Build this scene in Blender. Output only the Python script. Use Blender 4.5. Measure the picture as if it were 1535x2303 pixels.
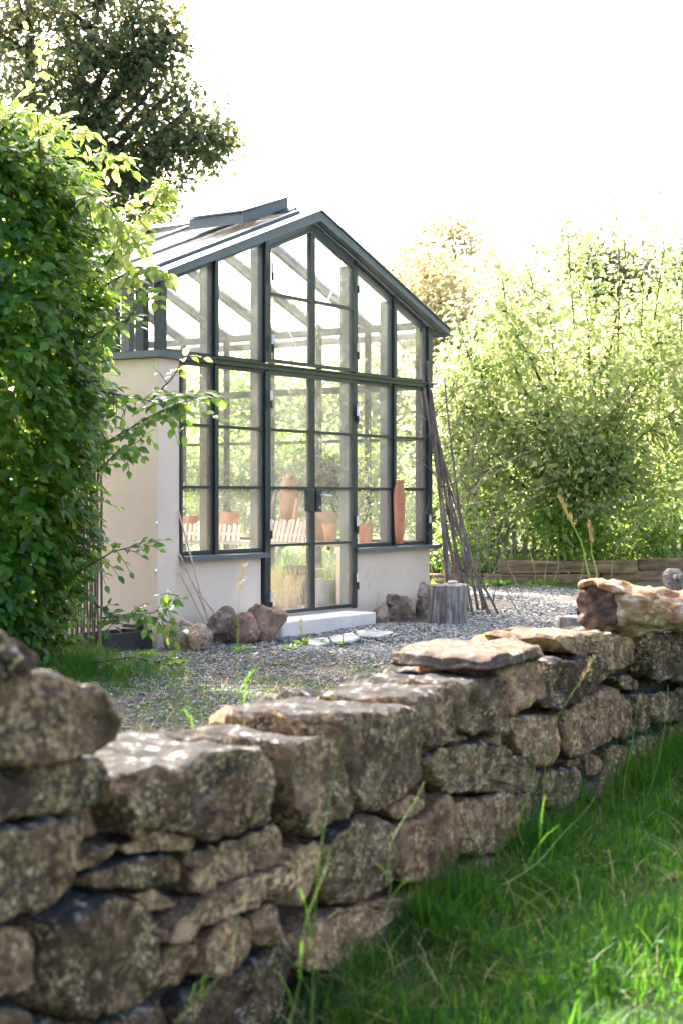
import bpy, bmesh, math, random
import numpy as np
from mathutils import Vector, Matrix, noise

# ------------------------------------------------------------------ camera, sky, sun, exposure
scene = bpy.context.scene
for o in list(bpy.data.objects):
    bpy.data.objects.remove(o)
C = scene.collection
LENS = 55.0
F, CX, HY, H = LENS / 36 * 2303, 767.5, 1120.0, 1.2      # focal length, centre, horizon (photo pixels), eye height
cd = bpy.data.cameras.new('camera'); cam = bpy.data.objects.new('camera', cd); C.objects.link(cam)
cam.location = (0, 0, H); cam.rotation_euler = (math.pi / 2, 0, 0)
cd.lens = LENS; cd.sensor_width = 36; cd.sensor_fit = 'AUTO'
cd.shift_y = -(2303 / 2 - HY) / 2303
cd.clip_start = 0.05; cd.clip_end = 2000
cd.dof.use_dof = True; cd.dof.focus_distance = 13.3; cd.dof.aperture_fstop = 3.6
scene.camera = cam

SUN_EL = math.radians(39); SUN_AZ = math.atan2(-0.48, 0.88)   # azimuth from +Y towards +X
w = bpy.data.worlds.new('World'); scene.world = w; w.use_nodes = True
nt = w.node_tree; bg = nt.nodes['Background']
sk = nt.nodes.new('ShaderNodeTexSky'); sk.sky_type = 'NISHITA'; sk.sun_disc = False
sk.sun_elevation = SUN_EL; sk.sun_rotation = SUN_AZ
sk.air_density = 0.7; sk.dust_density = 8.0; sk.ozone_density = 0.2; sk.altitude = 0
nt.links.new(sk.outputs[0], bg.inputs[0]); bg.inputs[1].default_value = 0.15
sd = bpy.data.lights.new('sun', 'SUN'); sun = bpy.data.objects.new('sun', sd); C.objects.link(sun)
sd.energy = 3.9; sd.angle = math.radians(0.6); sd.color = (1.0, 0.92, 0.78)
sdir = Vector((math.sin(SUN_AZ) * math.cos(SUN_EL), math.cos(SUN_AZ) * math.cos(SUN_EL), math.sin(SUN_EL)))
sun.rotation_euler = sdir.to_track_quat('Z', 'Y').to_euler(); sun.location = (8, 12, 14)
vs = scene.view_settings
vs.view_transform = 'Standard'; vs.look = 'None'; vs.gamma = 1; vs.use_curve_mapping = False
vs.exposure = 2.95
scene.render.engine = 'CYCLES'
scene.cycles.transparent_max_bounces = 40; scene.cycles.max_bounces = 10
scene.cycles.diffuse_bounces = 4; scene.cycles.glossy_bounces = 4; scene.cycles.transmission_bounces = 6
scene.cycles.use_denoising = True; scene.cycles.sample_clamp_indirect = 8

rng = np.random.default_rng(7); R = random.Random(11)
PI = math.pi

# ------------------------------------------------------------------ places
U = np.array([2360.0, F]); U /= np.hypot(*U); V = np.array([-U[1], U[0]])     # along the gable, into the house
GY0 = H * F / 320; G0 = np.array([(352 - CX) / F * GY0, GY0]); GROT = math.atan2(U[1], U[0])
GZ = -0.06                                                                    # level of the gravel
TD = np.array([0.472, 0.8815]); TN = np.array([-TD[1], TD[0]]); W0 = np.array([0.0, 4.65]); WROT = math.atan2(TD[1], TD[0])
def at(x, y, Y): return Vector(((x - CX) / F * Y, Y, H + (HY - y) / F * Y))
def gnd(x, y, z=GZ): return at(x, y, (H - z) * F / (y - HY))
def gloc(x, y, yl):                                                           # photo point -> greenhouse coordinates at depth yl
    r = np.array([(x - CX) / F, 1.0]); Y = (yl + G0 @ V) / (r @ V); P = Y * r
    return Vector(((P - G0) @ U, yl, H + (HY - y) * Y / F))
def gworld(p): q = G0 + p[0] * U + p[1] * V; return Vector((q[0], q[1], p[2]))
def wloc(x, y):                                                               # photo point -> (along the garden wall, height)
    k = (x - CX) / F; t = W0[1] * k / (TD[0] - TD[1] * k); Y = W0[1] + TD[1] * t
    return t, H + (HY - y) * Y / F
def wworld(t, b, z): q = W0 + t * TD + b * TN; return Vector((q[0], q[1], z))
def lawn_z(t, b):
    z = np.interp(t, [-3, -2, -.8, -.4, 0, 1.3, 3, 6], [-.62, -.52, -.39, -.28, -.20, -.15, -.13, -.08])
    return z - .05 * np.clip(-b, 0, 6) + 0.015 * np.sin(t * 2.1 + b * 1.3)

# ------------------------------------------------------------------ objects and meshes
def thing(name, label, cat, loc=(0, 0, 0), rotz=0.0, group=None):
    o = bpy.data.objects.new(name, None); C.objects.link(o)
    o.location = loc; o.rotation_euler = (0, 0, rotz); o.empty_display_size = 0.1
    o['label'] = label; o['category'] = cat
    if group: o['group'] = group
    return o
def tag(o, label, cat, group=None):
    o['label'] = label; o['category'] = cat
    if group: o['group'] = group
    return o
def link(name, me, mat, parent=None, kind=None):
    if mat is not None and not len(me.materials):
        for m in (mat if isinstance(mat, (list, tuple)) else [mat]): me.materials.append(m)
    o = bpy.data.objects.new(name, me); C.objects.link(o)
    if parent is not None: o.parent = parent
    if kind: o['kind'] = kind
    return o
def np_mesh(name, v, faces, smooth=False, midx=None):
    """faces: list of (n,k) index arrays"""
    me = bpy.data.meshes.new(name)
    v = np.ascontiguousarray(v, dtype=np.float32)
    me.vertices.add(len(v)); me.vertices.foreach_set('co', v.ravel())
    loops = np.concatenate([f.ravel() for f in faces]).astype(np.int32)
    tot = np.concatenate([np.full(len(f), f.shape[1]) for f in faces]).astype(np.int32)
    st = np.concatenate([[0], np.cumsum(tot)[:-1]]).astype(np.int32)
    me.loops.add(len(loops)); me.loops.foreach_set('vertex_index', loops)
    me.polygons.add(len(tot)); me.polygons.foreach_set('loop_start', st); me.polygons.foreach_set('loop_total', tot)
    if smooth: me.polygons.foreach_set('use_smooth', np.ones(len(tot), dtype=bool))
    if midx is not None: me.polygons.foreach_set('material_index', midx.astype(np.int32))
    me.update(calc_edges=True); me.validate()
    return me
def inst(tv, tf, M, T):
    """copies of a template: M (N,3,3) columns = axes, T (N,3)"""
    N = len(T); n = len(tv)
    v = np.einsum('nij,kj->nki', M, tv) + T[:, None, :]
    f = tf[None, :, :] + (np.arange(N) * n)[:, None, None]
    return v.reshape(-1, 3), f.reshape(-1, tf.shape[1])
def basis(d, up, scale):
    """frames with x along d, z near up; scale (N,3) or (N,)"""
    d = d / np.linalg.norm(d, axis=1, keepdims=True)
    y = np.cross(up, d); y /= np.linalg.norm(y, axis=1, keepdims=True) + 1e-9
    z = np.cross(d, y)
    M = np.stack([d, y, z], axis=2)
    s = scale if scale.ndim == 2 else np.repeat(scale[:, None], 3, 1)
    return M * s[:, None, :]
class MB:
    """collects boxes, bars, tubes and loose faces into one mesh"""
    def __init__(s): s.v = []; s.f = []
    def add(s, vs, fs):
        b = len(s.v); s.v += [tuple(p) for p in vs]; s.f += [tuple(i + b for i in f) for f in fs]; return s
    def box(s, a, b):
        (x0, y0, z0), (x1, y1, z1) = a, b
        return s.add([(x0,y0,z0),(x1,y0,z0),(x1,y1,z0),(x0,y1,z0),(x0,y0,z1),(x1,y0,z1),(x1,y1,z1),(x0,y1,z1)],
                     [(0,3,2,1),(4,5,6,7),(0,1,5,4),(1,2,6,5),(2,3,7,6),(3,0,4,7)])
    def prism(s, poly, axis, a, b):
        """polygon extruded along axis 'y' (poly in x,z), 'z' (poly in x,y) or 'x' (poly in y,z)"""
        n = len(poly)
        mk = {'y': lambda p, t: (p[0], t, p[1]), 'z': lambda p, t: (p[0], p[1], t), 'x': lambda p, t: (t, p[0], p[1])}[axis]
        return s.add([mk(p, a) for p in poly] + [mk(p, b) for p in poly],
                     [tuple(range(n)), tuple(range(2*n-1, n-1, -1))] + [(i, i+n, (i+1) % n + n, (i+1) % n) for i in range(n)])
    def tube(s, pts, rad, n=6, cap=True):
        pts = [Vector(p) for p in pts]; rings = []
        if not isinstance(rad, (list, tuple)): rad = [rad] * len(pts)
        b = len(s.v)
        for i, p in enumerate(pts):
            d = (pts[min(i+1, len(pts)-1)] - pts[max(i-1, 0)]).normalized()
            a = d.cross(Vector((0.31, 0.17, 0.93))); a = a.normalized() if a.length > 1e-4 else d.orthogonal().normalized()
            c = d.cross(a)
            s.v += [tuple(p + (a*math.cos(2*PI*k/n) + c*math.sin(2*PI*k/n)) * rad[i]) for k in range(n)]
        for i in range(len(pts)-1):
            for k in range(n):
                s.f.append((b+i*n+k, b+i*n+(k+1) % n, b+(i+1)*n+(k+1) % n, b+(i+1)*n+k))
        if cap:
            s.f.append(tuple(b+k for k in range(n-1, -1, -1))); s.f.append(tuple(b+(len(pts)-1)*n+k for k in range(n)))
        return s
    def lathe(s, prof, n=20, c=(0, 0, 0)):
        b = len(s.v)
        for r, z in prof: s.v += [(c[0]+r*math.cos(2*PI*k/n), c[1]+r*math.sin(2*PI*k/n), c[2]+z) for k in range(n)]
        for i in range(len(prof)-1):
            for k in range(n): s.f.append((b+i*n+k, b+i*n+(k+1) % n, b+(i+1)*n+(k+1) % n, b+(i+1)*n+k))
        s.f.append(tuple(b+k for k in range(n-1, -1, -1))); s.f.append(tuple(b+(len(prof)-1)*n+k for k in range(n)))
        return s
    def mesh(s, name, smooth=False, bevel=0):
        me = bpy.data.meshes.new(name); me.from_pydata(s.v, [], s.f); me.update()
        if bevel or True:
            bm = bmesh.new(); bm.from_mesh(me); bmesh.ops.recalc_face_normals(bm, faces=bm.faces)
            if bevel: bmesh.ops.bevel(bm, geom=bm.edges[:], offset=bevel, segments=1, affect='EDGES')
            bm.to_mesh(me); bm.free()
        if smooth:
            me.polygons.foreach_set('use_smooth', [True]*len(me.polygons))
            if smooth != 'all': me.set_sharp_from_angle(angle=math.radians(40))
        return me
    def build(s, name, mat, parent=None, smooth=False, bevel=0, kind=None):
        return link(name, s.mesh(name, smooth, bevel), mat, parent, kind)

# ------------------------------------------------------------------ materials
def hexc(r, g, b): return tuple(((c/255)/12.92 if c/255 <= .04045 else ((c/255+.055)/1.055)**2.4) for c in (r, g, b)) + (1,)
class Mat:
    def __init__(s, name):
        s.m = bpy.data.materials.new(name); s.m.use_nodes = True; s.t = s.m.node_tree; s.p = s.t.nodes['Principled BSDF']
        s.out = s.t.nodes['Material Output']
    def n(s, typ, **kw):
        nd = s.t.nodes.new('ShaderNode' + typ)
        for k, val in kw.items():
            if k.startswith('i_'):
                key = k[2:]; key = int(key) if key.isdigit() else key.replace('_', ' ')
                nd.inputs[key].default_value = val
            else: setattr(nd, k, val)
        return nd
    def l(s, a, b): s.t.links.new(a, b)
    def noise(s, vec, scale, detail=4, rough=.55):
        nd = s.n('TexNoise', i_Scale=scale, i_Detail=detail, i_Roughness=rough); s.l(vec, nd.inputs['Vector']); return nd.outputs[0]
    def ramp(s, fac, stops):
        nd = s.n('ValToRGB'); e = nd.color_ramp.elements
        while len(e) < len(stops): e.new(0.5)
        for i, (p, c) in enumerate(stops): e[i].position = p; e[i].color = c if len(c) == 4 else tuple(c) + (1,)
        s.l(fac, nd.inputs[0]); return nd.outputs[0]
    def mix(s, fac, a, b, mode='MIX'):
        nd = s.n('Mix', data_type='RGBA', blend_type=mode)
        for sock, val in ((nd.inputs[0], fac), (nd.inputs[6], a), (nd.inputs[7], b)):
            if isinstance(val, (int, float)): sock.default_value = val
            elif isinstance(val, tuple): sock.default_value = val if len(val) == 4 else val + (1,)
            else: s.l(val, sock)
        return nd.outputs[2]
    def math(s, op, a, b=0.0):
        nd = s.n('Math', operation=op)
        for i, val in enumerate((a, b)):
            if isinstance(val, (int, float)): nd.inputs[i].default_value = val
            else: s.l(val, nd.inputs[i])
        return nd.outputs[0]
    def objvec(s):
        tc = s.n('TexCoord'); oi = s.n('ObjectInfo'); mu = s.n('VectorMath', operation='SCALE')
        cb = s.n('CombineXYZ'); s.l(oi.outputs['Random'], cb.inputs[0]); s.l(oi.outputs['Random'], cb.inputs[1])
        s.l(cb.outputs[0], mu.inputs[0]); mu.inputs['Scale'].default_value = 37
        ad = s.n('VectorMath', operation='ADD'); s.l(tc.outputs['Object'], ad.inputs[0]); s.l(mu.outputs[0], ad.inputs[1])
        s.rand = oi.outputs['Random']; s.ocol = oi.outputs['Color']
        return ad.outputs[0]
    def bump(s, h, strength=.4, dist=.01):
        b = s.n('Bump', i_Strength=strength, i_Distance=dist); s.l(h, b.inputs['Height']); s.l(b.outputs[0], s.p.inputs['Normal'])
    def base(s, c, rough=.6, spec=.5, metal=0):
        if isinstance(c, tuple): s.p.inputs['Base Color'].default_value = c if len(c) == 4 else c + (1,)
        else: s.l(c, s.p.inputs['Base Color'])
        s.p.inputs['Roughness'].default_value = rough; s.p.inputs['Specular IOR Level'].default_value = spec; s.p.inputs['Metallic'].default_value = metal
        return s

def plain(name, col, rough=.6, var=.25, scale=8, bump=0.0, bscale=40, metal=0, spec=.5):
    m = Mat(name); v = m.objvec()
    n = m.noise(v, scale); c1 = tuple(x*(1-var) for x in col[:3]); c2 = tuple(min(1, x*(1+var)) for x in col[:3])
    m.base(m.ramp(n, [(.3, c1), (.7, c2)]), rough, spec, metal)
    if bump: m.bump(m.noise(v, bscale, 6), bump, .004)
    return m.m
def stone_mat(name, c_dark, c_mid, c_light, lichen=(.64, .50, .27), amount=.5, crust=.95):
    c_mid = (c_mid[0]*1.24, c_mid[1]*1.11, c_mid[2]*.95); c_light = (c_light[0]*1.30, c_light[1]*1.16, c_light[2]*.95)
    m = Mat(name); v = m.objvec()
    n1 = m.noise(v, 8, 9, .7); n2 = m.noise(v, 26, 8, .68)
    col = m.ramp(n1, [(.34, c_dark), (.48, c_mid), (.63, c_light)])
    col = m.mix(m.ramp(m.rand, [(0, (.15,)*3), (1, (.6,)*3)]), col, m.ramp(n2, [(.3, c_dark), (.7, (c_light[0]*1.15, c_light[1]*.9, c_light[2]*.75))]))
    # pale yellow lichen rosettes, denser in patches
    wv = m.n('VectorMath', operation='ADD'); nz = m.n('TexNoise', i_Scale=30.0); m.l(v, nz.inputs['Vector']); sc = m.n('VectorMath', operation='SCALE'); sc.inputs['Scale'].default_value = .022
    m.l(nz.outputs['Color'], sc.inputs[0]); m.l(v, wv.inputs[0]); m.l(sc.outputs[0], wv.inputs[1])
    vo = m.n('TexVoronoi', i_Scale=48); m.l(wv.outputs[0], vo.inputs['Vector']); vo2 = m.n('TexVoronoi', i_Scale=95); m.l(wv.outputs[0], vo2.inputs['Vector'])
    spot = m.math('MAXIMUM', m.ramp(vo.outputs[0], [(.24, (1,)*3), (.40, (0,)*3)]), m.ramp(vo2.outputs[0], [(.26, (.8,)*3), (.42, (0,)*3)]))
    dens = m.ramp(m.noise(v, 11, 4, .6), [(.60-amount*.32, (0,)*3), (.70-amount*.26, (1,)*3)])
    n3 = m.noise(v, 60, 5)
    fac = m.math('MULTIPLY', m.math('MULTIPLY', spot, dens), m.ramp(n3, [(.3, (.3,)*3), (.6, (1,)*3)]))
    # coarse tan mottling, rust patches
    mott = m.ramp(m.noise(v, 44, 3, .55), [(.50, (0,)*3), (.57, (1,)*3)])
    where = m.ramp(m.noise(v, 6.5, 4, .6), [(.62-amount*.4, (0,)*3), (.74-amount*.3, (.85,)*3)])
    col = m.mix(m.math('MULTIPLY', mott, where), col, (c_light[0]*1.7, c_light[1]*1.6, c_light[2]*1.35))
    col = m.mix(m.ramp(m.noise(v, 5, 5, .65), [(.58, (0,)*3), (.72, (.55,)*3)]), col, (.13, .06, .03))
    col = m.mix(m.ramp(m.noise(v, 13, 7, .7), [(.30, (.85,)*3), (.42, (0,)*3)]), col, (.018, .017, .015))
    hv = m.n('HueSaturation'); m.l(m.math('ADD', .62, m.math('MULTIPLY', m.math('FRACT', m.math('MULTIPLY', m.rand, 7.31)), .75)), hv.inputs['Value']); hv.inputs['Saturation'].default_value = .92; m.l(col, hv.inputs['Color']); col = hv.outputs[0]
    col = m.mix(fac, col, lichen)
    # dark and white crust growing on faces that look up
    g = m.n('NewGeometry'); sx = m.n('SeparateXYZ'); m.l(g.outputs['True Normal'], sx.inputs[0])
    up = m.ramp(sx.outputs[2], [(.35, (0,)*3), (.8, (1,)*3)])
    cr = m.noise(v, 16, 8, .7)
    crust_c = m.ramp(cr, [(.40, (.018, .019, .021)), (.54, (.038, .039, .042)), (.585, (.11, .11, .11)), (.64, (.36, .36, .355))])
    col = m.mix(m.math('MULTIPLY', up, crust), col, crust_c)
    m.base(col, 1.0, .06)
    h = m.math('ADD', m.math('MULTIPLY', n2, .6), m.math('MULTIPLY', n3, .35))
    m.bump(h, 1.0, .03)
    return m.m
def leaf_mat(name, c1, c2, t1, t2, trans=.45, rough=.42, spec=.4, vein=False):
    m = Mat(name); g = m.n('NewGeometry'); r = g.outputs['Random Per Island']
    col = m.ramp(r, [(0, c1), (1, c2)])
    m.base(col, rough, spec)
    tr = m.n('BsdfTranslucent'); m.l(m.ramp(r, [(0, t1), (1, t2)]), tr.inputs[0])
    mx = m.n('MixShader'); mx.inputs[0].default_value = trans
    m.l(m.p.outputs[0], mx.inputs[1]); m.l(tr.outputs[0], mx.inputs[2]); m.l(mx.outputs[0], m.out.inputs[0])
    return m.m
def single_leaf_mat(name, c1, c2, t1, t2, trans=.45, rough=.42, spec=.4):
    m = Mat(name); oi = m.n('ObjectInfo'); r = oi.outputs['Random']
    m.base(m.ramp(r, [(0, c1), (1, c2)]), rough, spec)
    tr = m.n('BsdfTranslucent'); m.l(m.ramp(r, [(0, t1), (1, t2)]), tr.inputs[0])
    mx = m.n('MixShader'); mx.inputs[0].default_value = trans
    m.l(m.p.outputs[0], mx.inputs[1]); m.l(tr.outputs[0], mx.inputs[2]); m.l(mx.outputs[0], m.out.inputs[0])
    return m.m
def glass_mat(name, dirt_and_sky=.05, tint=(1, 1, 1), refl=1.0):  # white layer: dirt on the windows, painted sky reflection on the roof
    m = Mat(name); tc = m.n('TexCoord')
    tr = m.n('BsdfTransparent'); tr.inputs[0].default_value = tint + (1,)
    gl = m.n('BsdfGlossy'); gl.inputs['Roughness'].default_value = 0.015; gl.inputs[0].default_value = (1, 1, 1, 1)
    gm = m.n('NewGeometry'); dt = m.n('VectorMath', operation='DOT_PRODUCT'); m.l(gm.outputs['Incoming'], dt.inputs[0]); m.l(gm.outputs['Normal'], dt.inputs[1])
    fres = m.math('ADD', m.math('MULTIPLY', m.math('POWER', m.math('SUBTRACT', 1.0, m.math('ABSOLUTE', dt.outputs['Value'])), 5.0), .96), .04)
    wob = m.noise(tc.outputs['Object'], 2.2, 2); b = m.n('Bump', i_Strength=.12, i_Distance=.01); m.l(wob, b.inputs['Height'])
    m.l(b.outputs[0], gl.inputs['Normal'])
    mx = m.n('MixShader'); m.l(m.math('MULTIPLY', fres, refl), mx.inputs[0]); m.l(tr.outputs[0], mx.inputs[1]); m.l(gl.outputs[0], mx.inputs[2])
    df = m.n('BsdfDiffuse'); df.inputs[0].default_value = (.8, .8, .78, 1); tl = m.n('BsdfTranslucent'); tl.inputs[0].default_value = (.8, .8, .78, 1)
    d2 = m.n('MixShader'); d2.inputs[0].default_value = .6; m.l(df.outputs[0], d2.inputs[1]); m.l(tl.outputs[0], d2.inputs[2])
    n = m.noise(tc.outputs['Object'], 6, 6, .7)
    m2 = m.n('MixShader'); m.l(m.math('MULTIPLY', m.ramp(n, [(.3, (.4,)*3), (.75, (1.6,)*3)]), dirt_and_sky), m2.inputs[0])
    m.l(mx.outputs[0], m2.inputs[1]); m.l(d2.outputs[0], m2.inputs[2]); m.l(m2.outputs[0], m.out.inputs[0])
    m.t.nodes.remove(m.p)
    return m.m
def wood_mat(name, c1, c2, c3, stretch=(3, 3, 40), rough=.85, bump=.8):
    m = Mat(name); v = m.objvec(); mp = m.n('Mapping'); mp.inputs['Scale'].default_value = stretch; m.l(v, mp.inputs[0])
    n = m.noise(mp.outputs[0], 2.0, 8, .65); n2 = m.noise(v, 9, 4)
    col = m.ramp(n, [(.3, c1), (.5, c2), (.68, c3)])
    col = m.mix(m.ramp(n2, [(.45, (0,)*3), (.7, (.5,)*3)]), col, c1)
    m.base(col, rough, .2); m.bump(n, bump, .01)
    return m.m
def render_mat(name, col):
    m = Mat(name); tc = m.n('TexCoord'); v = tc.outputs['Object']
    n = m.noise(v, 1.3, 6, .6); sx = m.n('SeparateXYZ'); m.l(v, sx.inputs[0])
    c = m.ramp(n, [(.3, tuple(x*.9 for x in col)), (.7, tuple(min(1, x*1.06) for x in col))])
    splash = m.math('ADD', m.ramp(sx.outputs[2], [(0.0, (1,)*3), (.22, (0,)*3)]), 0)
    mp = m.n('Mapping'); mp.inputs['Scale'].default_value = (9, 9, .7); m.l(v, mp.inputs[0])
    c = m.mix(m.ramp(m.noise(mp.outputs[0], 1.4, 6, .6), [(.55, (0,)*3), (.85, (.14,)*3)]), c, tuple(x*.6 for x in col))
    c = m.mix(m.math('MULTIPLY', m.math('MULTIPLY', splash, m.noise(v, 9, 6)), .7), c, (.2, .17, .13))
    m.base(c, .92, .2); m.bump(m.noise(v, 180, 3), .5, .004)
    return m.m

M = {}
M['frame'] = plain('anthracite_metal', (.017, .028, .032), .38, .12, 3)
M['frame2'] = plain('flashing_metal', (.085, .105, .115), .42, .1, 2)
M['steel'] = plain('zinc_hinge', (.6, .61, .62), .4, .1, 20, metal=.6)
M['black'] = plain('black_iron', (.02, .022, .024), .5)
M['render'] = render_mat('lime_render', (.70, .585, .475))
M['concrete'] = plain('pale_concrete', (.60, .56, .52), .85, .12, 5, .5, 60)
M['floor'] = plain('floor_paving', (.5, .48, .45), .85, .15, 3, .4, 50)
M['glass'] = glass_mat('window_glass', .04)
M['roofglass'] = glass_mat('roof_glass', .38)  # strong white layer paints the sky's reflection into the roof panes
M['stone'] = stone_mat('sandstone_grey', (.030, .024, .018), (.085, .064, .043), (.19, .14, .088))
M['stone_tan'] = stone_mat('sandstone_tan', (.05, .036, .024), (.15, .10, .062), (.29, .205, .125), amount=.5, crust=.6)
M['stone_red'] = stone_mat('sandstone_red', (.055, .034, .022), (.145, .09, .055), (.27, .175, .11), amount=.35, crust=.3)
M['stone_dark'] = stone_mat('sandstone_dark', (.020, .017, .015), (.055, .044, .033), (.13, .10, .067), amount=.45)
M['slab'] = stone_mat('slab_stone', (.055, .05, .047), (.115, .105, .098), (.20, .18, .17), amount=.2, crust=.35)
M['rock'] = stone_mat('rock_pink', (.10, .085, .075), (.225, .20, .18), (.38, .34, .31), amount=.1, crust=.0)
M['rock_red'] = stone_mat('rock_red', (.10, .068, .058), (.20, .145, .125), (.32, .25, .225), amount=.05, crust=.0)
M['core'] = plain('rubble_earth', (.03, .024, .018), .95, .4, 12, 1, 30)
M['slate'] = plain('slate_flag', (.27, .285, .285), .7, .15, 6, .5, 40)
M['leaf_hb'] = leaf_mat('hornbeam_leaf', (.019, .084, .012), (.06, .17, .022), (.15, .35, .024), (.40, .55, .06), .44, .4, .45)
M['leaf_hb1'] = single_leaf_mat('hornbeam_leaf_single', (.019, .084, .012), (.06, .17, .022), (.15, .35, .024), (.40, .55, .06), .44, .4, .45)
M['leaf_tip'] = leaf_mat('hornbeam_young_leaf', (.06, .18, .028), (.14, .24, .05), (.38, .56, .09), (.74, .72, .24), .5, .4, .4)
M['leaf_dark'] = leaf_mat('dark_tree_leaf', (.03, .075, .036), (.075, .13, .055), (.16, .19, .08), (.46, .44, .20), .34, .5, .3)
M['leaf_apple'] = leaf_mat('apple_leaf', (.065, .15, .04), (.24, .28, .15), (.34, .50, .11), (.80, .80, .44), .5, .42, .4)
M['leaf_apple1'] = single_leaf_mat('apple_leaf_single', (.065, .15, .04), (.24, .28, .15), (.34, .50, .11), (.80, .80, .44), .5, .42, .4)
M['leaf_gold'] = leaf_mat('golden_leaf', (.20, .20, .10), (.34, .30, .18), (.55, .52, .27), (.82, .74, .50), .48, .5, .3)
M['leaf_green'] = leaf_mat('hedge_leaf', (.04, .13, .025), (.13, .24, .06), (.28, .54, .06), (.68, .76, .26), .5, .4, .4)
M['leaf_olive'] = leaf_mat('olive_leaf', (.05, .075, .04), (.12, .14, .09), (.2, .25, .1), (.3, .32, .15), .3, .5, .3)
M['bark'] = wood_mat('bark', (.035, .028, .022), (.085, .068, .05), (.16, .13, .1), (6, 6, 1.5))
M['twig'] = plain('twig', (.13, .085, .06), .8, .3, 20)
M['pole'] = wood_mat('grey_brown_pole', (.075, .06, .053), (.17, .145, .13), (.30, .265, .24), (8, 8, 1.2), bump=.4)
M['cane'] = plain('bamboo_cane', (.58, .46, .33), .6, .25, 12)
M['wicker'] = plain('willow_rod', (.17, .13, .1), .75, .4, 5)
M['stumpwood'] = wood_mat('weathered_stump', (.05, .045, .042), (.2, .18, .165), (.4, .37, .34), (14, 14, 1.1), bump=1)
M['stumptop'] = plain('stump_top', (.3, .27, .24), .9, .3, 14, .8, 30)
M['timber'] = wood_mat('old_timber', (.07, .045, .028), (.2, .13, .08), (.34, .235, .15), (1.2, 10, 10))
M['fence'] = wood_mat('grey_fence', (.09, .085, .085), (.2, .19, .19), (.33, .32, .32), (12, 12, 1.4))
M['crate'] = wood_mat('bleached_slat', (.42, .33, .26), (.6, .5, .42), (.75, .67, .6), (12, 12, 1.2), bump=.3)
M['terra'] = plain('terracotta', (.42, .19, .10), .85, .25, 7, .4, 40)
M['terra2'] = plain('old_terracotta', (.36, .21, .13), .9, .4, 6, .5, 30)
M['drift'] = wood_mat('driftwood', (.16, .09, .055), (.36, .22, .14), (.5, .34, .23), (8, 8, 1.2))
M['zinc'] = plain('zinc_bucket', (.34, .36, .37), .45, .2, 6, metal=.5)
M['barrel'] = wood_mat('dark_barrel', (.05, .035, .028), (.13, .095, .08), (.22, .17, .15), (10, 10, 1.2))
M['bench'] = plain('bench_wood', (.3, .26, .22), .8, .2, 6)
M['soil'] = plain('soil', (.05, .038, .028), .95, .4, 14, 1, 40)
M['straw'] = leaf_mat('dry_grass', (.36, .28, .13), (.5, .42, .22), (.4, .34, .15), (.55, .46, .25), .35, .6, .2)
M['grass'] = leaf_mat('grass_blade', (.010, .058, .009), (.036, .118, .015), (.038, .175, .010), (.17, .36, .028), .45, .5, .2)
M['stalk'] = leaf_mat('grass_stalk', (.09, .2, .035), (.2, .27, .07), (.2, .4, .06), (.35, .45, .12), .4, .5, .3)
M['weed'] = leaf_mat('weed_leaf', (.06, .19, .03), (.14, .28, .05), (.25, .5, .05), (.45, .62, .1), .45, .45, .4)
M['log_end'] = wood_mat('rotten_log_end', (.018, .014, .011), (.07, .045, .032), (.19, .13, .09), (11, 11, 11))
def birch():
    m = Mat('peeling_bark'); v = m.objvec(); mp = m.n('Mapping'); mp.inputs['Scale'].default_value = (1.6, 6, 6); m.l(v, mp.inputs[0])
    n = m.noise(mp.outputs[0], 5, 8, .7)
    m.base(m.ramp(n, [(.32, (.09, .042, .02)), (.46, (.30, .145, .06)), (.55, (.42, .27, .15)), (.62, (.60, .50, .40)), (.75, (.68, .62, .54))]), .8, .3); m.bump(n, 1, .02)
    return m.m
M['birch'] = birch()
def gravel():
    m = Mat('slate_chip'); g = m.n('NewGeometry'); r = g.outputs['Random Per Island']
    m.base(m.ramp(r, [(0, (.10, .112, .116)), (.5, (.21, .226, .228)), (.82, (.30, .305, .295)), (.92, (.36, .33, .28)), (1, (.30, .2, .14))]), .85, .3)
    return m.m
M['chip'] = gravel()
def ground_mat(name, a, b, c, scale=3):
    m = Mat(name); tc = m.n('TexCoord'); v = tc.outputs['Object']
    n = m.noise(v, scale, 8, .65); n2 = m.noise(v, scale*18, 6, .7)
    col = m.mix(.5, m.ramp(n, [(.3, a), (.5, b), (.7, c)]), m.ramp(n2, [(.3, a), (.5, b), (.7, c)]))
    m.base(col, .95, .1); m.bump(n2, .8, .03); return m.m
M['yard'] = ground_mat('gravel_bed', (.06, .05, .04), (.12, .10, .08), (.21, .19, .165))
M['lawn'] = ground_mat('lawn_soil', (.02, .028, .012), (.032, .05, .016), (.05, .07, .024))
M['meadow'] = ground_mat('garden_soil', (.03, .045, .015), (.05, .08, .025), (.09, .11, .04), 1.2)

# ------------------------------------------------------------------ ground: lawn in front of the wall, yard and garden behind it
def grid_sheet(name, ts, bs, zf, mat, kind='structure', bandf=None, mats=None):
    T, B = np.meshgrid(ts, bs, indexing='ij'); X = W0[0] + T*TD[0] + B*TN[0]; Yc = W0[1] + T*TD[1] + B*TN[1]
    Z = zf(T, B, X, Yc); v = np.stack([X, Yc, Z], -1).reshape(-1, 3)
    n, k = T.shape; i = np.arange(n*k).reshape(n, k)
    f = np.stack([i[:-1, :-1], i[1:, :-1], i[1:, 1:], i[:-1, 1:]], -1).reshape(-1, 4)
    mi = None
    if bandf is not None: mi = bandf(v[f].mean(1))
    me = np_mesh(name, v, [f], True, mi)
    o = link(name, me, mats or mat); o['kind'] = kind
    return o
def steps(*seg):
    out = []
    for a, b, s in seg: out += list(np.arange(a, b, s))
    return np.array(out + [seg[-1][1]])
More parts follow.
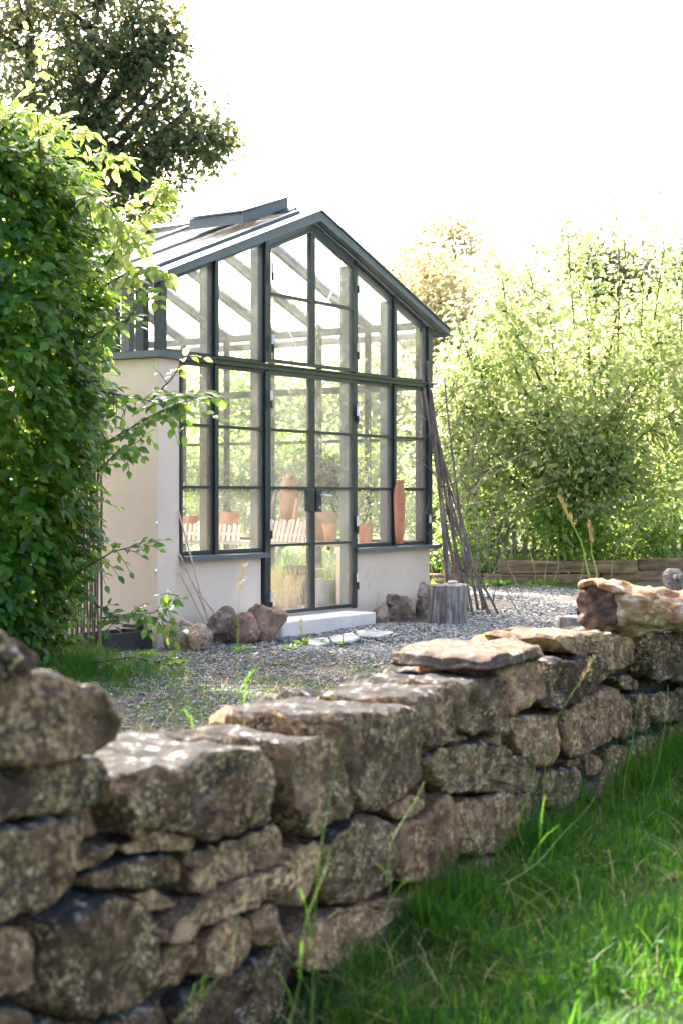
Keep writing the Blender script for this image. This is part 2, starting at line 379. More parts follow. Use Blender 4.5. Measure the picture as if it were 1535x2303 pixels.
tt = steps((-400, -40, 60), (-40, -5, 5), (-5, 8, .2), (8, 40, 4), (40, 400, 60))
grid_sheet('lawn', tt, steps((-300, -20, 40), (-20, -6, 2), (-6, .3, .2)), lambda T, B, X, Y: lawn_z(T, B), M['lawn'])
def yard_z(X, Y):
    z = GZ + 0.012*np.sin(X*3.1+Y*1.7) + 0.01*np.sin(X*1.3-Y*2.9)
    return z + np.where(Y > 22.55, 0.20, 0) * np.clip((Y-22.55)/.3, 0, 1)
grid_sheet('ground', tt, steps((.25, 22, .25), (22, 40, 3), (40, 400, 60)), lambda T, B, X, Y: yard_z(X, Y), None,
           bandf=lambda c: (c[:, 1] > 22.65).astype(int), mats=[M['yard'], M['meadow']])

# ------------------------------------------------------------------ greenhouse
W, L = 4.50, 5.4; XM = 2.25; SL = 0.373
def zt(x): return 3.95 - SL*abs(x-XM)
gh = thing('greenhouse', 'glazed gable-fronted greenhouse with dark grey metal frame on a pale rendered plinth', 'greenhouse', (G0[0], G0[1], 0), GROT)
fr, fr2, gl = M['frame'], M['frame2'], M['glass']
def part(name, mb, mat, parent=gh, **k): return mb.build(name, mat, parent, **k)
# plinth and rendered corner
part('plinth', MB().box((.292, .0, -.3), (1.47, .24, .685)), M['render'])
part('plinth', MB().box((3.06, .0, -.3), (W, .24, .675)), M['render'])
part('plinth', MB().box((W-.14, .243, -.3), (W, L-.243, .20)), M['render'])
part('plinth', MB().box((0.24, L-.24, -.3), (W, L, .70)), M['render'])
part('plinth', MB().box((0, 1.303, -.3), (.24, L, .70)), M['render'])
part('pier', MB().box((0, -.012, -.3), (.29, 1.3, 2.385)), M['render'], bevel=.004)
part('pier_cap', MB().prism([(-.05, -.07), (.33, -.07), (.33, .05), (.12, .05), (.12, 1.34), (-.05, 1.34)], 'z', 2.388, 2.445), fr2)
part('floor', MB().box((.24, .243, -.2), (W-.243, L-.243, .085)), M['floor'])
part('threshold', MB().box((1.473, -.01, -.2), (3.057, .24, .105)), M['concrete'])
# sills
for a, b in ((.293, 1.50), (2.985, W+.12)):
    part('window_sill', MB().prism([(-.085, .652), (-.085, .695), (.02, .712), (.02, .69), (-.07, .675), (-.07, .652)], 'x', a, b), fr2)
# transom, posts
part('transom', MB().box((.293, -.05, 2.384), (W, .06, 2.424)).box((.335, -.07, 2.425), (W+.04, .03, 2.440)), fr)
PX = [.768, 1.511, 3.0, 3.741, 4.455]
for x in PX:
    z0 = .10 if x in (1.511, 3.0) else .70
    wd = .022 if x != 4.455 else .04
    part('post', MB().box((x-wd, -.04, z0), (x+wd, .03, 2.37)), fr)
    part('post_reflection', MB().box((x-.018, .04, z0), (x+.018, .14, zt(x)-.14)), fr2)  # pale bar added for the post's reflection in the glass
for x in (.045, .768, 1.511, 3.0, 3.741, 4.455):
    wd = .024 if .1 < x < 4.4 else .04
    part('post', MB().prism([(x-wd, 2.45), (x+wd, 2.45), (x+wd, zt(x+wd)-.095), (x-wd, zt(x-wd)-.095)], 'y', -.045, .03), fr)
for x0, y0 in ((-.03, .10), (-.03, .26), (-.03, .42)):
    part('corner_post', MB().box((x0-.02, y0, 2.447), (x0+.05, y0+.09, 3.06)), fr2 if y0 == .26 else fr)
# sashes: a frame (part) holding panes and glazing bars (sub-parts)
glass_cache = {}
def sash(name, x0, x1, z0, ztop, bars, y=(-.02, .03), wf=.030, parent=gh, bar=.026, mat=fr, hinges=()):
    """x0..x1, from z0 up to ztop(x); bars = heights of glazing bars"""
    t = ztop if callable(ztop) else (lambda x: ztop)
    o = [(x0, z0), (x1, z0), (x1, t(x1)), (x0, t(x0))]
    i0, i1 = x0+wf, x1-wf; w2 = wf*1.05
    inn = [(i0, z0+wf), (i1, z0+wf), (i1, t(i1)-w2), (i0, t(i0)-w2)]
    mb = MB()
    for k in range(4):
        a, b = o[k], o[(k+1) % 4]; c, d = inn[(k+1) % 4], inn[k]
        mb.prism([a, b, c, d], 'y', *y)
    s = mb.build(name, mat, parent)
    ym = (y[0]+y[1])/2
    zs = [z0+wf] + list(bars)
    for k, zb in enumerate(zs):
        lo = zb + (bar/2 if k else 0)
        last = k == len(zs)-1
        hi = None if last else zs[k+1]-bar/2
        poly = [(i0-.004, lo-.004), (i1+.004, lo-.004)] + ([(i1+.004, t(i1)-w2+.004), (i0-.004, t(i0)-w2+.004)] if last else [(i1+.004, hi+.004), (i0-.004, hi+.004)])
        cx = sum(p[0] for p in poly)/4; cz = sum(p[1] for p in poly)/4
        tilt = R.uniform(-.003, .003); yw = ym + R.uniform(-.002, .002)
        g = MB().prism([(p[0]-cx, p[1]-cz) for p in poly], 'y', -.003, .003).build('pane', gl, s)
        g.location = (cx, yw, cz); g.rotation_euler = (R.uniform(-.004, .004), 0, R.uniform(-.006, .006))
        if k:
            MB().box((i0, y[0]-.004, zb-bar/2), (i1, y[1]-.004, zb+bar/2)).build('muntin', mat, s)
    for hx, hz in hinges:
        MB().tube([(hx, y[0]-.03, hz-.075), (hx, y[0]-.03, hz)], .013, 8).build('hinge', M['black'], s)
        MB().tube([(hx, y[0]-.03, hz+.001), (hx, y[0]-.03, hz+.09)], .014, 8).build('hinge', M['steel'], s)
    return s
B1, B2, B3 = 1.294, 1.833, .76
sash('window', .295, .744, .712, 2.382, [B1, B2])
sash('window', .792, 1.487, .712, 2.382, [B1, B2])
sash('window', 3.024, 3.717, .712, 2.382, [B1, B2], hinges=((3.012, .93), (3.012, 2.05)))
sash('window', 3.765, 4.413, .712, 2.382, [B1, B2], hinges=((4.43, .93),))
ztp = lambda x: zt(x)-.10
sash('gable_window', .087, .742, 2.445, ztp, [], wf=.022)
sash('gable_window', .794, 1.485, 2.445, ztp, [], wf=.022)
sash('gable_window', 3.026, 3.715, 2.445, ztp, [], wf=.022)
sash('gable_window', 3.767, 4.413, 2.445, ztp, [], wf=.022)
sash('vent_leaf', 1.537, 2.247, 2.46, lambda x: zt(x)-.16, [3.09], y=(-.045, .01), hinges=((1.553, 3.28), (1.553, 2.62)))
sash('vent_leaf', 2.253, 2.974, 2.46, lambda x: zt(x)-.16, [3.09], y=(-.045, .01), hinges=((2.985, 3.32), (2.985, 2.66)))
d1 = sash('door', 1.536, 2.248, .112, 2.38, [B3, B1, B2], y=(-.04, .015), wf=.034, hinges=((1.54, .24), (1.54, .90), (1.54, 2.10)))
d2 = sash('door', 2.252, 2.976, .112, 2.38, [B3, B1, B2], y=(-.04, .015), wf=.034, hinges=((2.985, .36), (2.985, .92), (2.985, 2.02)))
for d, x0, x1 in ((d1, 2.10, 2.235), (d2, 2.262, 2.345)):
    MB().box((x0, -.075, 1.07), (x1, -.042, 1.285)).build('lock_case', fr, d, bevel=.004)
MB().tube([(2.31, -.075, 1.225), (2.31, -.125, 1.225), (2.33, -.13, 1.225), (2.44, -.13, 1.222)], .010, 8).build('handle', M['steel'], d2, smooth='all')
MB().tube([(2.31, -.076, 1.11), (2.31, -.082, 1.11)], .014, 10).build('key_plate', M['steel'], d2)
# gable header filling between vents and roof, barge boards
part('gable_header', MB().prism([(1.511, zt(1.511)-.158), (2.25, zt(2.25)-.158), (2.99, zt(2.99)-.158), (2.99, zt(2.99)-.10), (2.25, zt(2.25)-.10), (1.511, zt(1.511)-.10)], 'y', -.03, .03), fr2)
OV = .21
for sgn in (-1, 1):
    xe = XM + sgn*(XM+OV)
    b = MB().prism([(XM, zt(XM)-.095), (XM, zt(XM)-.005), (xe, zt(xe)-.005), (xe, zt(xe)-.06)], 'y', -.135, -.05)
    part('barge_board', b, fr2)
    for k, (ya, yb, dz) in enumerate(((-.15, .05, .012), (.07, .14, .045))):
        x1 = XM + sgn*(.0 if k == 0 else .06)
        part('verge_flashing', MB().prism([(x1, zt(x1)-.002), (x1, zt(x1)+dz), (xe, zt(xe)+dz), (xe, zt(xe)-.002)], 'y', ya, yb), fr2)
# roof: rafters, caps, panes
NB = 8; ys = np.linspace(.10, L-.04, NB+1)
for sgn in (-1, 1):
    xe = XM + sgn*(XM+.17); xi = XM + sgn*(XM-.03); xr = XM + sgn*.02
    for k, y in enumerate(ys):
        part('rafter', MB().prism([(xr, zt(xr)-.02), (xi, zt(xi)-.02), (xi, zt(xi)-.09), (xr, zt(xr)-.09)], 'y', y-.03, y+.03), M['frame2'])
        if k: part('glazing_cap', MB().prism([(xr, zt(xr)+.004), (xe, zt(xe)+.004), (xe, zt(xe)+.035), (xr, zt(xr)+.035)], 'y', y-.032, y+.032), fr2)
    for k in range(NB):
        y0, y1 = ys[k]+.005, ys[k+1]-.005
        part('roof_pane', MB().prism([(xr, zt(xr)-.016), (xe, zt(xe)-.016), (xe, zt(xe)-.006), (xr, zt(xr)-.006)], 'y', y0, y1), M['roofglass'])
    part('gutter', MB().tube([(xe+sgn*.03, -.10, zt(xe)-.05), (xe+sgn*.03, L, zt(xe)-.05)], .05, 8), fr2)
part('ridge_cap', MB().prism([(XM-.09, zt(XM-.09)+.037), (XM, zt(XM)+.05), (XM+.09, zt(XM+.09)+.037), (XM+.09, zt(XM+.09)+.055), (XM, zt(XM)+.07), (XM-.09, zt(XM-.09)+.055)], 'y', .16, L), fr2)
part('ridge_beam', MB().box((XM-.03, .16, zt(XM)-.16), (XM+.03, L-.05, zt(XM)-.06)), fr2)
# open roof vent and a second one farther along the ridge
for y0, y1, lift in ((.27, .92, .05), (2.35, 3.0, .015)):
    a, b = 1.55, 2.27
    za, zb = zt(a)+.03+lift, zt(XM)+.05+lift*.4
    v = MB()
    for (p0, p1, q0, q1) in ((a, a+.05, y0, y1), (b-.05, b, y0, y1), (a+.05, b-.05, y0, y0+.05), (a+.05, b-.05, y1-.05, y1)):
        f = lambda x: za + (zb-za)*(x-a)/(b-a)
        v.prism([(p0, f(p0)), (p1, f(p1)), (p1, f(p1)+.10), (p0, f(p0)+.10)], 'y', q0, q1)
    rv = part('roof_vent', v, fr2)
    MB().prism([(a-.03, za+.102), (b+.0, zb+.102), (b, zb+.118), (a-.03, za+.118)], 'y', y0-.03, y1+.03).build('vent_lid', fr2, rv)
# long sides and back gable
def side_wall(x, y0, rows, mat_bar=fr):
    sg = 1 if x > XM else -1
    yy = [y for y in ys if y >= y0-.01]
    for y in yy: part('side_post', MB().box((x-.03, y-.024, .70 if sg < 0 else .2), (x+.03, y+.024, zt(x)-.02)), fr)
    part('wall_plate', MB().box((x-.05, yy[0], zt(x)-.10), (x+.05, L, zt(x)-.03)), fr2)
    for a, b in ((2.37, 2.44), (.70, .745)): part('side_rail', MB().box((x-.045, yy[0], a), (x+.045, L-.01, b)), fr)
    for k in range(len(yy)-1):
        for zb in (B1, B2): part('side_muntin', MB().box((x-.02, yy[k]+.024, zb-.018), (x+.02, yy[k+1]-.024, zb+.018)), fr)
        for a, b in (((.2, .70),) if sg > 0 and k else ())+((.745, B1-.018), (B1+.018, B2-.018), (B2+.018, 2.37), (2.44, zt(x)-.10)):
            part('side_pane', MB().box((x-.003, yy[k]+.024, a), (x+.003, yy[k+1]-.024, b)), gl)
side_wall(W-.05, 0, None); side_wall(.05, 1.2, None)
part('side_pane', MB().box((.05, .56, 2.45), (.056, 1.2, 2.99)), gl)
for x in (.1, .75, 1.5, 2.25, 3.0, 3.75, 4.4): part('back_post', MB().box((x-.035, L-.06, .70), (x+.035, L, zt(x)-.03)), fr)
part('back_rail', MB().box((.1, L-.075, 2.37), (4.4, L+.01, 2.44)), fr)
for x0, x1 in ((.1, .75), (.75, 1.5), (1.5, 2.25), (2.25, 3.0), (3.0, 3.75), (3.75, 4.4)):
    part('back_pane', MB().box((x0+.035, L-.035, .70), (x1-.035, L-.029, 2.37)), gl)
    part('back_pane', MB().prism([(x0+.035, 2.44), (x1-.035, 2.44), (x1-.035, zt(x1-.035)-.03), (x0+.035, zt(x0+.035)-.03)], 'y', L-.035, L-.029), gl)
# stays of the two gable vents, fixings on the pier, bracket at its foot
part('vent_stay', MB().tube([gloc(705, 742, .12), gloc(762, 625, .3)], .008, 6), M['steel'])
part('vent_stay', MB().tube([gloc(605, 652, .12), gloc(680, 805, .3)], .008, 6), M['steel'])
for x, y in ((352, 1178), (351, 1285)):
    p = gloc(x, y, -.012); part('screw_plate', MB().tube([p+Vector((.012, .0, 0)), p+Vector((.012, -.012, 0))], .022, 10), M['steel'])
part('wall_bracket', MB().box((-.02, .14, .02), (-.001, .20, .17)).box((-.05, .15, .10), (-.018, .34, .125)), M['black'])

# ------------------------------------------------------------------ step, flagstones
p0 = gloc(635, 1385, -.40); p1 = gloc(845, 1366, -.40)
st = MB().box((p0.x, -.40, -.2), (p1.x, -.014, .085)).build('door_step', M['concrete'], None, bevel=.012)
st.location = (G0[0], G0[1], 0); st.rotation_euler = (0, 0, GROT)
tag(st, 'pale concrete door step below the glazed double door', 'step')
def flag(poly, label, th=.028, z=GZ+.0, tilt=0):
    pts = [gnd(x, y, z+th) for x, y in poly]; c = sum(pts, Vector())/len(pts)
    o = MB().prism([(p.x-c.x, p.y-c.y) for p in pts], 'z', -th, 0).build('flagstone', M['slate'], None, bevel=.008)
    o.location = (c.x, c.y, z+th); o.rotation_euler = (tilt, tilt*.5, 0)
    tag(o, label, 'flagstone', 'flagstones in the gravel before the door step')
flag([(800, 1418), (845, 1409), (880, 1413), (884, 1422), (850, 1431), (806, 1429)], 'largest grey flagstone in the gravel, towards the round stump')
flag([(742, 1431), (790, 1421), (808, 1432), (788, 1443), (750, 1442)], 'middle grey flagstone in the gravel, in front of the step')
flag([(690, 1437), (738, 1433), (744, 1443), (716, 1451), (694, 1446)], 'small flagstone beside the tall weed in front of the step')

# ------------------------------------------------------------------ dry stone wall in the foreground
def resample(poly, n):
    P = [np.array(p, float) for p in poly]
    for _ in range(2):
        Q = []
        for i in range(len(P)):
            a, b = P[i], P[(i+1) % len(P)]; Q += [a*.87+b*.13, a*.13+b*.87]
        P = Q
    P = np.array(P); d = np.linalg.norm(np.roll(P, -1, 0)-P, axis=1); s = np.concatenate([[0], np.cumsum(d)])
    t = np.linspace(0, s[-1], n, endpoint=False); Pc = np.vstack([P, P[:1]])
    return np.stack([np.interp(t, s, Pc[:, 0]), np.interp(t, s, Pc[:, 1])], 1)
def stone_mesh(P, depth, seed, amp=.011, bulge=.006, n=64, soft=.30, taper=.03):
    """P (n,2) outline in x,z about its centre -> rough block reaching back along +y"""
    P = resample(P, n); size = min(np.ptp(P[:, 0]), np.ptp(P[:, 1]))
    e = min(.05, size*.22)*soft
    rings = []
    rmin = np.linalg.norm(P, axis=1).mean()
    def ring(inset, y):
        k = np.clip(1 - inset/np.linalg.norm(P, axis=1), .05, 1.2)[:, None]
        rings.append(np.concatenate([P[:, :1]*k, np.full((n, 1), y), P[:, 1:]*k], 1))
    for f in (.92, .78, .64, .5, .36, .22): 
        k = 1-f; q = P*k; rings.append(np.concatenate([q[:, :1], np.full((n, 1), -bulge*(f)*.6), q[:, 1:]], 1))
    ring(e*1.1, .0); ring(e*.45, e*.25); ring(e*.1, e*.7); ring(0, e*1.4)
    for y in np.linspace(e*1.4+.03, depth-.04, 6): ring(taper*y*.25, y)
    ring(.03+taper*depth*.25, depth); ring(.5*rmin, depth+.01)
    v = np.concatenate(rings); m = len(rings)
    o = Vector((seed*7.31 % 50, seed*3.77 % 50, seed*1.93 % 50)); out = v.copy()
    for i, p in enumerate(v):
        q = Vector(p)
        d = noise.noise_vector(q*5+o)*amp*1.5 + noise.noise_vector(q*13+o)*amp*.9 + noise.noise_vector(q*31+o)*amp*.55 + noise.noise_vector(q*70+o)*amp*.3
        r = noise.noise(q*9+o*2); qc = q+noise.noise_vector(q*8+o)*.05; cv = noise.cell_vector(qc*13+o); cw = noise.cell_vector(qc*27+o)
        d += (Vector(cv)-Vector((.5, .5, .5)))*amp*.55 + (Vector(cw)-Vector((.5, .5, .5)))*amp*.35
        d.y += .9*amp*(abs(r)*2-.5)
        out[i] = p + np.array(d)
    rr2 = random.Random(seed*31+5)
    for _ in range(6):
        d = np.array([rr2.gauss(0, 1), -abs(rr2.gauss(0, .8))-.1, rr2.gauss(0, 1)]); d /= np.linalg.norm(d)
        pr = out @ d; h = pr.max()-rr2.uniform(.05, .20)*min(.08, size*.35); ex = np.maximum(pr-h, 0); out -= ex[:, None]*d*.92
    v = np.vstack([out, out[:n].mean(0), out[-n:].mean(0)])
    i = np.arange(m*n).reshape(m, n); j = np.roll(i, -1, 1)
    f = np.stack([i[:-1], j[:-1], j[1:], i[1:]], -1).reshape(-1, 4)
    c0 = np.stack([np.full(n, m*n), j[0], i[0]], 1); c1 = np.stack([np.full(n, m*n+1), i[-1], j[-1]], 1)
    me = np_mesh('stone', v, [f, c0, c1], True)
    me.set_sharp_from_angle(angle=math.radians(26)); return me
gw = thing('stone_wall', 'low dry stone wall of rough lichen-spotted sandstone blocks crossing the foreground', 'wall', (W0[0], W0[1], 0), WROT)
# (outline in photo points projected onto the wall's front plane, material, depth, set-back)
ST = [
 ([(-190,1770),(-60,1735),(60,1725),(150,1712),(240,1725),(262,1760),(255,1795),(190,1815),(110,1842),(20,1838),(-190,1850)],'stone_dark',.42,.01),
 ([(272,1766),(285,1745),(406,1715),(457,1694),(579,1676),(596,1694),(601,1852),(533,1872),(457,1882),(437,1872),(396,1857),(350,1867),(325,1885),(290,1887),(276,1826)],'stone',.44,-.02),
 ([(195,1822),(265,1800),(275,1850),(285,1888),(240,1905),(200,1892)],'stone_red',.3,.07),
 ([(598,1674),(627,1669),(645,1725),(642,1765),(612,1811),(602,1811)],'stone_dark',.4,.03),
 ([(645,1664),(700,1655),(753,1666),(771,1740),(777,1825),(758,1847),(699,1881),(677,1857),(657,1762)],'stone',.42,-.02),
 ([(764,1605),(830,1597),(925,1588),(945,1650),(951,1740),(929,1762),(920,1776),(870,1816),(816,1823),(782,1823),(778,1776),(773,1695)],'stone_dark',.45,-.02),
 ([(933,1573),(965,1560),(1010,1544),(1023,1569),(1030,1650),(1010,1672),(978,1681),(956,1672),(949,1632)],'stone',.4,.0),
 ([(1025,1537),(1080,1528),(1135,1521),(1141,1605),(1138,1648),(1104,1654),(1054,1650),(1034,1645),(1029,1582)],'stone',.4,.0),
 ([(1138,1510),(1160,1490),(1221,1480),(1228,1528),(1221,1573),(1190,1587),(1146,1612),(1142,1560)],'stone_red',.4,.0),
 ([(1229,1484),(1286,1486),(1349,1466),(1366,1517),(1335,1550),(1307,1573),(1258,1595),(1223,1592),(1210,1580),(1229,1552)],'stone_dark',.42,-.01),
 ([(1270,1432),(1330,1424),(1430,1430),(1443,1440),(1446,1489),(1429,1500),(1387,1508),(1368,1500),(1352,1462),(1290,1470)],'stone_tan',.35,.03),
 ([(1446,1421),(1520,1418),(1600,1415),(1600,1530),(1560,1540),(1502,1531),(1455,1522),(1449,1475)],'stone_dark',.45,-.02),
 ([(1602,1412),(1700,1400),(1700,1510),(1604,1525)],'stone',.45,0),
 ([(1148,1618),(1195,1604),(1251,1606),(1258,1629),(1261,1691),(1250,1721),(1216,1730),(1197,1723),(1168,1686),(1152,1646)],'stone_tan',.35,.0),
 ([(1264,1600),(1289,1578),(1335,1556),(1380,1545),(1399,1559),(1402,1615),(1388,1656),(1352,1677),(1307,1698),(1279,1696),(1267,1649)],'stone_tan',.4,-.01),
 ([(1404,1561),(1425,1569),(1434,1615),(1429,1653),(1408,1662),(1403,1636)],'stone_tan',.3,.02),
 ([(1434,1559),(1453,1556),(1467,1576),(1470,1636),(1457,1656),(1438,1649)],'stone',.35,.01),
 ([(1394,1524),(1429,1518),(1453,1536),(1450,1552),(1415,1554)],'stone',.3,.03),
 ([(1484,1560),(1570,1545),(1650,1535),(1650,1605),(1570,1618),(1488,1628)],'stone_dark',.35,.04),
 ([(958,1708),(983,1697),(1050,1677),(1099,1668),(1158,1690),(1212,1735),(1214,1766),(1189,1784),(1090,1776),(1014,1785),(998,1776),(976,1749)],'stone',.4,.0),
 ([(965,1686),(1000,1685),(1012,1694),(987,1702),(969,1701)],'stone_red',.2,.04),
 ([(1034,1656),(1072,1658),(1079,1667),(1054,1678),(1037,1673)],'stone_red',.2,.05),
 ([(1110,1655),(1144,1640),(1162,1690),(1140,1688),(1113,1668)],'stone',.25,.04),
 ([(742,1874),(755,1859),(803,1832),(848,1828),(884,1850),(893,1874),(889,1987),(873,2005),(812,2027),(745,2034),(728,2018),(735,1942)],'stone',.4,-.01),
 ([(872,1818),(929,1790),(956,1794),(965,1811),(938,1832),(893,1840)],'stone_tan',.3,.01),
 ([(895,1850),(942,1836),(974,1814),(1010,1789),(1023,1794),(1036,1839),(1031,1910),(1010,1955),(965,1982),(908,1998),(898,1955),(896,1910)],'stone_red',.38,-.005),
 ([(1030,1800),(1072,1796),(1140,1782),(1185,1787),(1201,1821),(1188,1879),(1140,1910),(1086,1924),(1043,1926),(1038,1874)],'stone_tan',.38,.0),
 ([(700,2085),(770,2040),(863,2018),(930,2003),(1010,1969),(1135,1918),(1160,1940),(1092,1995),(983,2060),(863,2130),(743,2190),(690,2180)],'stone_tan',.4,.0),
 ([(376,2126),(386,2096),(437,2040),(488,2004),(569,1959),(645,1935),(664,1943),(669,1979),(625,1999),(533,2045),(457,2091),(396,2126)],'stone_tan',.38,-.01),
 ([(668,1912),(724,1890),(730,1970),(716,2005),(671,2043),(668,1990)],'stone_tan',.36,.0),
 ([(444,1920),(518,1903),(615,1862),(633,1877),(635,1926),(605,1953),(513,1977),(450,2010),(444,1974)],'stone',.38,.0),
 ([(208,1976),(274,1945),(396,1920),(411,1930),(411,1979),(366,1988),(325,2002),(274,1997),(218,2003)],'stone',.36,.01),
 ([(297,1908),(325,1886),(356,1874),(447,1886),(455,1902),(427,1912),(356,1917),(305,1925)],'stone_tan',.3,.02),
 ([(182,1953),(218,1918),(280,1897),(292,1910),(279,1928),(224,1948)],'stone_tan',.3,.03),
 ([(-200,1885),(0,1872),(51,1858),(186,1844),(196,1877),(173,1938),(163,1984),(117,2025),(51,2058),(0,2084),(-200,2120)],'stone',.42,-.01),
 ([(325,2017),(366,2000),(417,2030),(427,2042),(350,2057)],'stone_tan',.25,.03),
 ([(117,2072),(168,2042),(224,2017),(284,2017),(325,2047),(344,2096),(341,2182),(303,2258),(244,2287),(168,2292),(104,2272),(107,2207),(117,2131)],'stone',.42,-.03),
 ([(-200,2140),(51,2090),(97,2123),(91,2233),(0,2258),(-200,2290)],'stone',.4,.01),
 ([(-200,2300),(81,2262),(95,2330),(90,2420),(-200,2450)],'stone',.4,.0),
 ([(110,2305),(240,2300),(330,2270),(420,2250),(430,2330),(400,2420),(110,2450)],'stone_dark',.4,.03),
 ([(376,2147),(442,2100),(460,2113),(455,2162),(417,2218),(378,2232)],'stone_tan',.32,.02),
 ([(467,2131),(488,2090),(528,2062),(557,2077),(570,2131),(562,2170),(508,2205),(467,2202)],'stone_tan',.34,.0),
 ([(566,2072),(605,2037),(628,2042),(648,2072),(643,2111),(610,2139),(579,2121)],'stone_red',.3,.01),
 ([(607,2013),(664,1990),(671,2030),(637,2040)],'stone_red',.2,.06),
 ([(430,2245),(560,2185),(650,2125),(690,2105),(690,2170),(680,2220),(640,2330),(440,2400)],'stone_dark',.4,.03),
 ([(1229,1735),(1305,1728),(1319,1744),(1319,1785),(1303,1803),(1265,1817),(1240,1813),(1231,1778)],'stone',.34,.01),
 ([(1288,1709),(1314,1703),(1322,1716),(1307,1726),(1291,1725)],'stone_red',.2,.03),
 ([(1326,1697),(1349,1692),(1364,1716),(1352,1739),(1330,1749),(1323,1730)],'stone_tan',.26,.02),
 ([(1371,1681),(1411,1679),(1422,1691),(1416,1761),(1390,1790),(1330,1796),(1337,1762),(1371,1719)],'stone_tan',.36,.0),
 ([(1426,1669),(1488,1645),(1500,1712),(1488,1742),(1431,1748)],'stone',.34,.02),
 ([(1504,1634),(1570,1627),(1640,1620),(1640,1705),(1570,1714),(1507,1718)],'stone_tan',.34,.0),
 ([(1204,1764),(1228,1752),(1236,1815),(1225,1850),(1202,1850)],'stone_dark',.3,.04),
 ([(1165,1930),(1195,1895),(1240,1825),(1325,1808),(1330,1860),(1240,1930),(1180,1960)],'stone_dark',.34,.03),
 ([(1332,1805),(1390,1798),(1438,1758),(1440,1805),(1400,1830),(1335,1860)],'stone',.34,.02),
 ([(1442,1756),(1500,1730),(1640,1712),(1640,1770),(1550,1785),(1442,1810)],'stone_dark',.34,.02),
]
for k, (px, mat, dep, back) in enumerate(ST):
    P = np.array([wloc(x, y) for x, y in px]); c = P.mean(0)
    o = link('stone', stone_mesh((P-c)*1.004, dep, k+1, amp=.013 if np.ptp(P[:, 1]) > .1 else .006), M[mat], gw)
    o.location = (c[0], back, c[1])
# loose coping stones along the back edge of the top, small packing stones
def rock_mesh(name, dims, seed, cuts=11, sub=3, amp=.05):
    bm = bmesh.new(); bmesh.ops.create_icosphere(bm, subdivisions=sub, radius=1.0)
    rr = random.Random(seed); o = Vector((seed*1.7, seed*.9, seed*2.3))
    pl = []
    for _ in range(cuts):
        d = Vector((rr.gauss(0, 1), rr.gauss(0, 1), rr.gauss(0, 1))).normalized(); pl.append((d, rr.uniform(.55, .86)))
    for v in bm.verts:
        p = v.co.copy()
        for d, h in pl:
            e = p.dot(d)-h
            if e > 0: p -= d*e
        p += noise.noise_vector(p*2.2+o)*amp*1.2 + noise.noise_vector(p*5+o)*amp*.7 + noise.noise_vector(p*11+o)*amp*.5
        v.co = (p.x*dims[0], p.y*dims[1], p.z*dims[2])
    me = bpy.data.meshes.new(name); bm.to_mesh(me); bm.free()
    me.polygons.foreach_set('use_smooth', [True]*len(me.polygons)); me.set_sharp_from_angle(angle=math.radians(30)); return me
def top_at(t):
    best = .1
    for px, mat, dep, back in ST:
        P = np.array([wloc(x, y) for x, y in px])
        if P[:, 0].min()-.02 <= t <= P[:, 0].max()+.02: best = max(best, P[:, 1].max())
    return best
tops = {round(t, 1): top_at(t) if t < 4.4 else .5 for t in np.arange(-2.0, 8.5, .1)}
def wtop(t): return tops.get(round(float(t), 1), .5)
for k, t in enumerate(np.arange(-1.5, 4.4, .27)):
    tj = t + R.uniform(-.06, .06); d = (R.uniform(.11, .17), R.uniform(.08, .12), R.uniform(.06, .09))
    o = link('stone', rock_mesh('stone', d, 100+k, 9, 2), M[R.choice(['stone', 'stone_dark', 'stone_tan'])], gw)
    o.location = (tj, .47+R.uniform(-.04, .04), wtop(tj)-.10); o.rotation_euler = (R.uniform(-.2, .2), R.uniform(-.2, .2), R.uniform(0, 3))
# small packing stones in the joints, and the wall's run beyond the right edge of the photo
for k in range(95):
    t = R.uniform(-1.7, 4.2); hi = wtop(t)-.08; z = R.uniform(-.2, hi)
    o = link('stone', rock_mesh('stone', (R.uniform(.03, .06), .05, R.uniform(.018, .04)), 300+k, 8, 2), M[R.choice(['stone', 'stone_tan', 'stone_red', 'stone_dark'])], gw)
    o.location = (t, R.uniform(.08, .13), z); o.rotation_euler = (R.uniform(-.3, .3), R.uniform(-.4, .4), R.uniform(-.5, .5))
for row, (z0, hh) in enumerate(((-.18, .22), (.05, .2), (.26, .24))):
    t = 4.35+.1*row
    while t < 8:
        wd_ = R.uniform(.25, .45); P = np.array([(-wd_/2, -hh/2), (0, -hh/2-.01), (wd_/2, -hh/2), (wd_/2+.01, 0), (wd_/2, hh/2), (.02, hh/2+.015), (-wd_/2, hh/2), (-wd_/2-.01, 0)])+np.array([[R.uniform(-.02, .02), R.uniform(-.02, .02)] for _ in range(8)])
        o = link('stone', stone_mesh(P, .42, int(t*50)+row*7, amp=.011), M[R.choice(['stone', 'stone_tan', 'stone_dark'])], gw); o.location = (t+wd_/2, R.uniform(-.02, .03), z0+hh/2); t += wd_+.015
# packed earth and rubble inside the wall
core = MB(); tsx = np.arange(-2.0, 8.01, .1)
for a in tsx[:-1]:
    core.box((a, .10, -.7), (a+.0995, .40, min(wtop(a), wtop(a+.1))-.13))
core.build('rubble_core', M['core'], gw)

